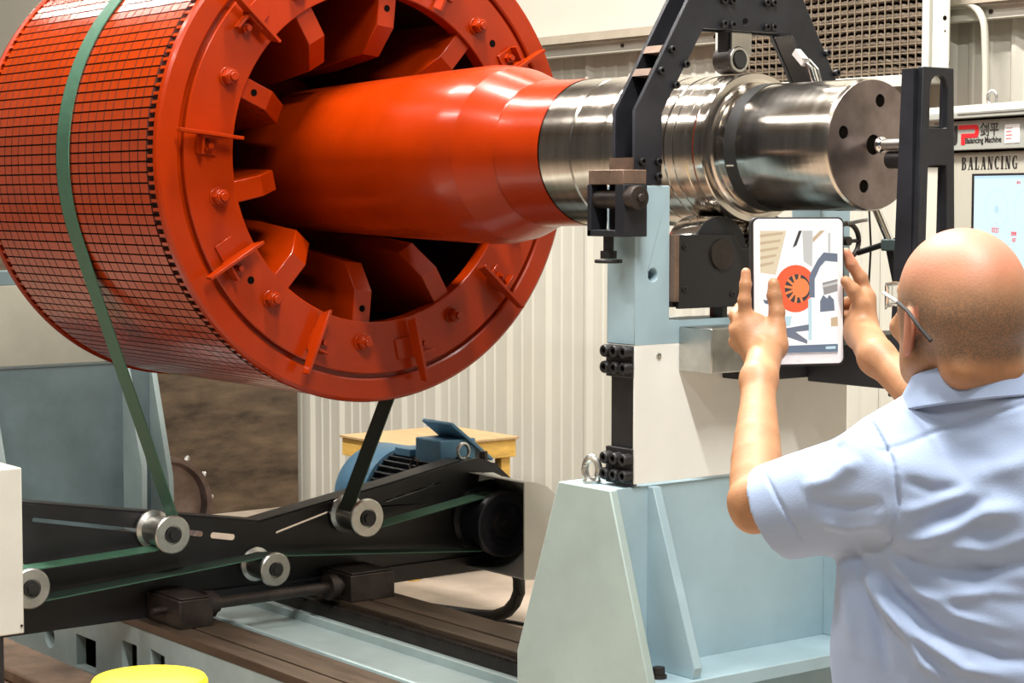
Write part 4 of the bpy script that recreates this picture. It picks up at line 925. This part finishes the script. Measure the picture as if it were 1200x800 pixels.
def normals(P, F):
    n = np.cross(P[F[:, 2]]-P[F[:, 0]], P[F[:, 3]]-P[F[:, 1]]); N = np.zeros_like(P)
    for i in range(4): np.add.at(N, F[:, i], n)
    return N/np.maximum(1e-9, np.linalg.norm(N, axis=1))[:, None]
N_ = normals(P, F)
disp = np.zeros(len(P)); back = np.clip((.25-N_[:, 1])/.5, 0, 1)
for pts, w, dep in SRC['folds']:
    q = np.array([((a-600)*.001103-.60, 1.726-(b-232)*.001103) for a, b in pts]); best = np.full(len(P), 9.); tt_ = np.zeros(len(P)); n = len(q)-1
    for i in range(n):
        d = q[i+1]-q[i]; t = np.clip(((P[:, 0]-q[i][0])*d[0]+(P[:, 2]-q[i][1])*d[1])/(d@d), 0, 1)
        dd = np.hypot(P[:, 0]-q[i][0]-t*d[0], P[:, 2]-q[i][1]-t*d[1]); b = dd < best; best[b] = dd[b]; tt_[b] = ((i+t)/n)[b]
    env = 1 if w < .004 else np.clip(np.minimum(tt_*5, (1-tt_)*4), 0, 1)
    disp += dep*np.exp(-(best/w)**2)*env*back
disp += .0022*np.sin(P[:, 2]*95+3*np.sin(P[:, 0]*14)+2*np.sin(P[:, 1]*17))*np.clip(np.sin(P[:, 0]*9+P[:, 2]*6), 0, 1)
P += N_*disp[:, None]
me.vertices.foreach_set('co', P.astype(np.float32).ravel()); me.update()
shirt = link('shirt', me, M_SHIRT, man, True, smooth=180)
# collar: folded band standing round the neck
mb = MB(); n = 56
prof = [(.074, -.012), (.070, .012), (.0735, .032), (.079, .031), (.091, .006), (.099, -.016), (.096, -.019), (.086, .0)]
vv = []; 
for rr, zz in prof:
    for i in range(n):
        a_ = 2*PI*i/n; x = .0125+rr*1.03*math.cos(a_); y = -.090+rr*.86*math.sin(a_)
        open_ = max(0, math.sin(a_))**4
        vv.append((x, y, 1.468+zz*(1-.3*open_)-.025*open_-.03*math.sin(a_)*.6+.010*math.cos(a_)))
m_ = len(prof)
mb.add(vv, [(j*n+i, j*n+(i+1) % n, ((j+1) % m_)*n+(i+1) % n, ((j+1) % m_)*n+i) for j in range(m_) for i in range(n)])
mb.build('collar', M_SHIRT, shirt, local=True, smooth=50)
# trousers, belt and shoes (below the frame)
F3 = Field((-.22, -.28, .05), (.32, .20, 1.0), .010)
F3.stack([(.80, .05, -.055, .175, .125), (.90, .05, -.055, .185, .130), (.97, .05, -.055, .192, .132)], .02, TY)
for sx, fy in ((-.055, .02), (.155, -.06)):
    F3.cone((sx+.01, -.055, .82), (sx, fy-.02, .48), .098, .072, .03); F3.cone((sx, fy-.02, .48), (sx, fy-.03, .08), .072, .058, .03)
me = F3.mesh('trousers', 2); link('trousers', me, M_TROUS, man, True, smooth=180)
for sx, fy in ((-.055, .02), (.155, -.06)):
    F4 = Field((sx-.09, fy-.14, -.01), (sx+.09, fy+.24, .16), .007)
    F4.cone((sx, fy-.05, .045), (sx, fy+.15, .038), .042, .040, .02); F4.cone((sx, fy-.03, .06), (sx, fy-.03, .12), .045, .045, .03); F4.slab((0, 0, -1), -.002)
    me = F4.mesh('shoe', 2); link('shoe', me, M_SHOE, man, True, smooth=180)

# safety glasses (worn: a thing of its own)
gl = thing('safety_glasses', MO, 'clear safety glasses with dark temple tip on the bald man', 'glasses', MA)
M_LENS = bpy.data.materials.new('clear_lens'); M_LENS.use_nodes = True
b = M_LENS.node_tree.nodes['Principled BSDF']; b.inputs['Base Color'].default_value = (.93, .95, .97, 1); b.inputs['Transmission Weight'].default_value = 1; b.inputs['Roughness'].default_value = .03; b.inputs['IOR'].default_value = 1.25
M_FRAMEG = mat('clear_grey_plastic', (.55, .52, .50), .2, 0, 0, 1, 0, 1, .5, 0)
for sd in (-1, 1):
    vv = []; nu, nv = 10, 6
    for i in range(nu+1):
        for j in range(nv+1):
            a_ = math.radians(8+62*i/nu); u2 = -.018+.034*j/nv-.002*(i/nu); rad = .118
            vv.append(hp(sd*(.079*math.sin(a_)+.004), .030+.080*math.cos(a_)+.004, u2+.008))
    mb = MB(); mb.add(vv, [(i*(nv+1)+j, (i+1)*(nv+1)+j, (i+1)*(nv+1)+j+1, i*(nv+1)+j+1) for i in range(nu) for j in range(nv)])
    o = mb.build('lens', M_LENS, gl, local=True, smooth=180); so = o.modifiers.new('thick', 'SOLIDIFY'); so.thickness = .002
    MB().path([hp(sd*.080, .062, .010), hp(sd*.084, .03, .004), hp(sd*.0855, .012, .000)], .0026, 8).build('temple', M_FRAMEG, gl, local=True)
    MB().path([hp(sd*.0855, .012, .000), hp(sd*.0865, -.018, -.010), hp(sd*.0835, -.045, -.030), hp(sd*.0765, -.062, -.046)], .0027, 8).build('temple_tip', M_RUBBER, gl, local=True)
mb = MB().path([hp(-.030, .112, .018), hp(0, .122, .014), hp(.030, .112, .018)], .003, 8); mb.build('bridge', M_FRAMEG, gl, local=True)

# ------------------------------------------------------------------ tablet
tab = thing('tablet', tuple(Matrix.Translation(MO) @ Matrix.Rotation(MA, 4, 'Z') @ Vector(TC)), 'white tablet in a dark case showing the orange rotor, held up in both hands', 'tablet', MA+.30)
tab.rotation_euler = (math.radians(-2), 0, MA+.30)
def rrect(w, h, r, cx=0, cz=0, n=6):
    return [(cx+sx*(w-r)+r*math.cos(a_), cz+sz*(h-r)+r*math.sin(a_)) for sx, sz, a0 in ((1, 1, 0), (-1, 1, 90), (-1, -1, 180), (1, -1, 270)) for a_ in [math.radians(a0+90*i/n) for i in range(n+1)]]
MB().prism(rrect(.0785, .1155, .010), 'Y', -.002, .0085).build('case', M_RUBBER, tab, local=True, bevel=.001)
MB().prism(rrect(.0755, .1125, .009), 'Y', -.0042, -.0018).build('bezel', mat('white_glass', (.86, .86, .88), .12, 0, 0, 1, 0, 1, 0, 0), tab, local=True, bevel=.0006)
def scr_mat(n, c, e=1.0): return mat(n, (.05, .05, .05), .2, 0, 0, 1, 0, 1, 0, 0, emit=c, estr=e)
SM = dict(w=scr_mat('pix_white', (1, .99, .96)), c=scr_mat('pix_cream', (.80, .66, .44)), t=scr_mat('pix_tan', (.62, .45, .27)), o=scr_mat('pix_orange', (1, .10, .012)), o2=scr_mat('pix_light_orange', (1, .24, .05)), k=scr_mat('pix_black', (.02, .016, .02)),
          g=scr_mat('pix_grey', (.14, .17, .23)), s=scr_mat('pix_steel', (.32, .29, .27)), b=scr_mat('pix_pale_blue', (.55, .75, .80)), l=scr_mat('pix_light_grey', (.62, .60, .56)), d=scr_mat('pix_dark_blue', (.10, .16, .24)))
SW, SH = .0655, .0945
screen = MB().box(-SW, SW, -.0046, -.0041, -SH, SH).build('display', SM['w'], tab, local=True, smooth=0)
lay = [0]
def pix(name, key, pts):
    """pts in display fractions: u from 0 left to 1 right, v from 0 top to 1 bottom"""
    lay[0] += 1; y = -.0046-.00004*lay[0]; out_ = [(-SW+2*SW*u, SH-2*SH*v) for u, v in pts]
    MB().prism(out_, 'Y', y, y+.00003).build(name, SM[key], screen, local=True, smooth=0)
def disc(cu, cv, ru, a0=0, a1=360, n=32):
    rv = ru*SW/SH; return [(cu+ru*math.cos(math.radians(a0+(a1-a0)*i/n)), cv-rv*1.04*math.sin(math.radians(a0+(a1-a0)*i/n))) for i in range(n+(0 if a1-a0 >= 360 else 1))]
pix('wall_picture', 'c', [(0, 0), (.34, 0), (.20, .36), (0, .34)])
for i in range(5): pix('wall_picture', 't', [(.0, .03+i*.06), (.30-i*.03, .01+i*.06), (.29-i*.03, .03+i*.06), (0, .055+i*.06)])
pix('beam_picture', 'k', [(.50, 0), (.54, 0), (.47, .12), (.42, .14), (.43, .12)]); pix('beam_picture', 't', [(.68, .06), (.78, 0), (.84, 0), (.68, .10)]); pix('beam_picture', 'l', [(.545, 0), (.68, 0), (.67, .30), (.56, .25)])
pix('beam_picture', 'l', [(.88, .02), (.91, .02), (.91, .18), (.88, .18)])
pix('rotor_picture', 'o', disc(.455, .475, .27)); pix('rotor_picture', 'k', disc(.48, .475, .165))
for a_ in (80, 110, 140, 170, 200, 230, 260, 290): 
    A2 = math.radians(a_); c0 = (.48, .475); f_r = SW/SH; w_ = .015; dx, dy = math.cos(A2), math.sin(A2)
    pix('rotor_arm_picture', 'o2', [(c0[0]+dx*.06-dy*w_, c0[1]-(dy*.06+dx*w_)*f_r), (c0[0]+dx*.17-dy*w_, c0[1]-(dy*.17+dx*w_)*f_r), (c0[0]+dx*.17+dy*w_, c0[1]-(dy*.17-dx*w_)*f_r), (c0[0]+dx*.06+dy*w_, c0[1]-(dy*.06-dx*w_)*f_r)])
pix('hub_picture', 'o2', disc(.52, .47, .110))
pix('pillar_picture', 'w', [(.64, .36), (.80, .30), (.80, 1), (.64, 1)])
pix('shaft_picture', 's', [(.80, .43), (1, .40), (1, .50), (.82, .53)]); pix('shaft_picture', 'l', [(.80, .45), (1, .42), (1, .44), (.80, .47)])
pix('arch_picture', 'g', [(.63, .55), (.63, .37), (.74, .24), (.82, .18), (1, .19), (1, .26), (.84, .25), (.77, .30), (.70, .40), (.70, .55)])
pix('rollers_picture', 'g', [(.77, .67), (.77, .58), (.81, .53), (.86, .56), (.89, .53), (.95, .57), (.96, .66)]); pix('block_picture', 't', [(.91, .72), (1, .71), (1, .79), (.91, .79)])
pix('pillar_picture', 'b', [(.615, .56), (.66, .56), (.66, .90), (.615, .90)])
pix('frame_picture', 'g', [(.30, .80), (.62, .77), (.62, .82), (.45, .83), (.60, .90), (.60, .93), (.30, .86)]); pix('frame_picture', 'b', [(.22, .70), (.40, .70), (.38, .78), (.24, .78)])
pix('tool_bar', 'd', [(.0, .945), (1, .935), (1, 1), (0, 1)]); pix('tool_bar', 'b', [(.84, .955), (.97, .953), (.97, .975), (.84, .977)])
pix('glove_picture', 'g', [(.03, .56), (.12, .57), (.10, .60), (.05, .59)])
MB().tube((0, -.0046, -.1035), (0, -.0042, -.1035), .0045, n=20).build('home_button', mat('button_ring', (.8, .8, .82), .3, 0, 0, 1, 0, 1, 0, 0), tab, local=True)
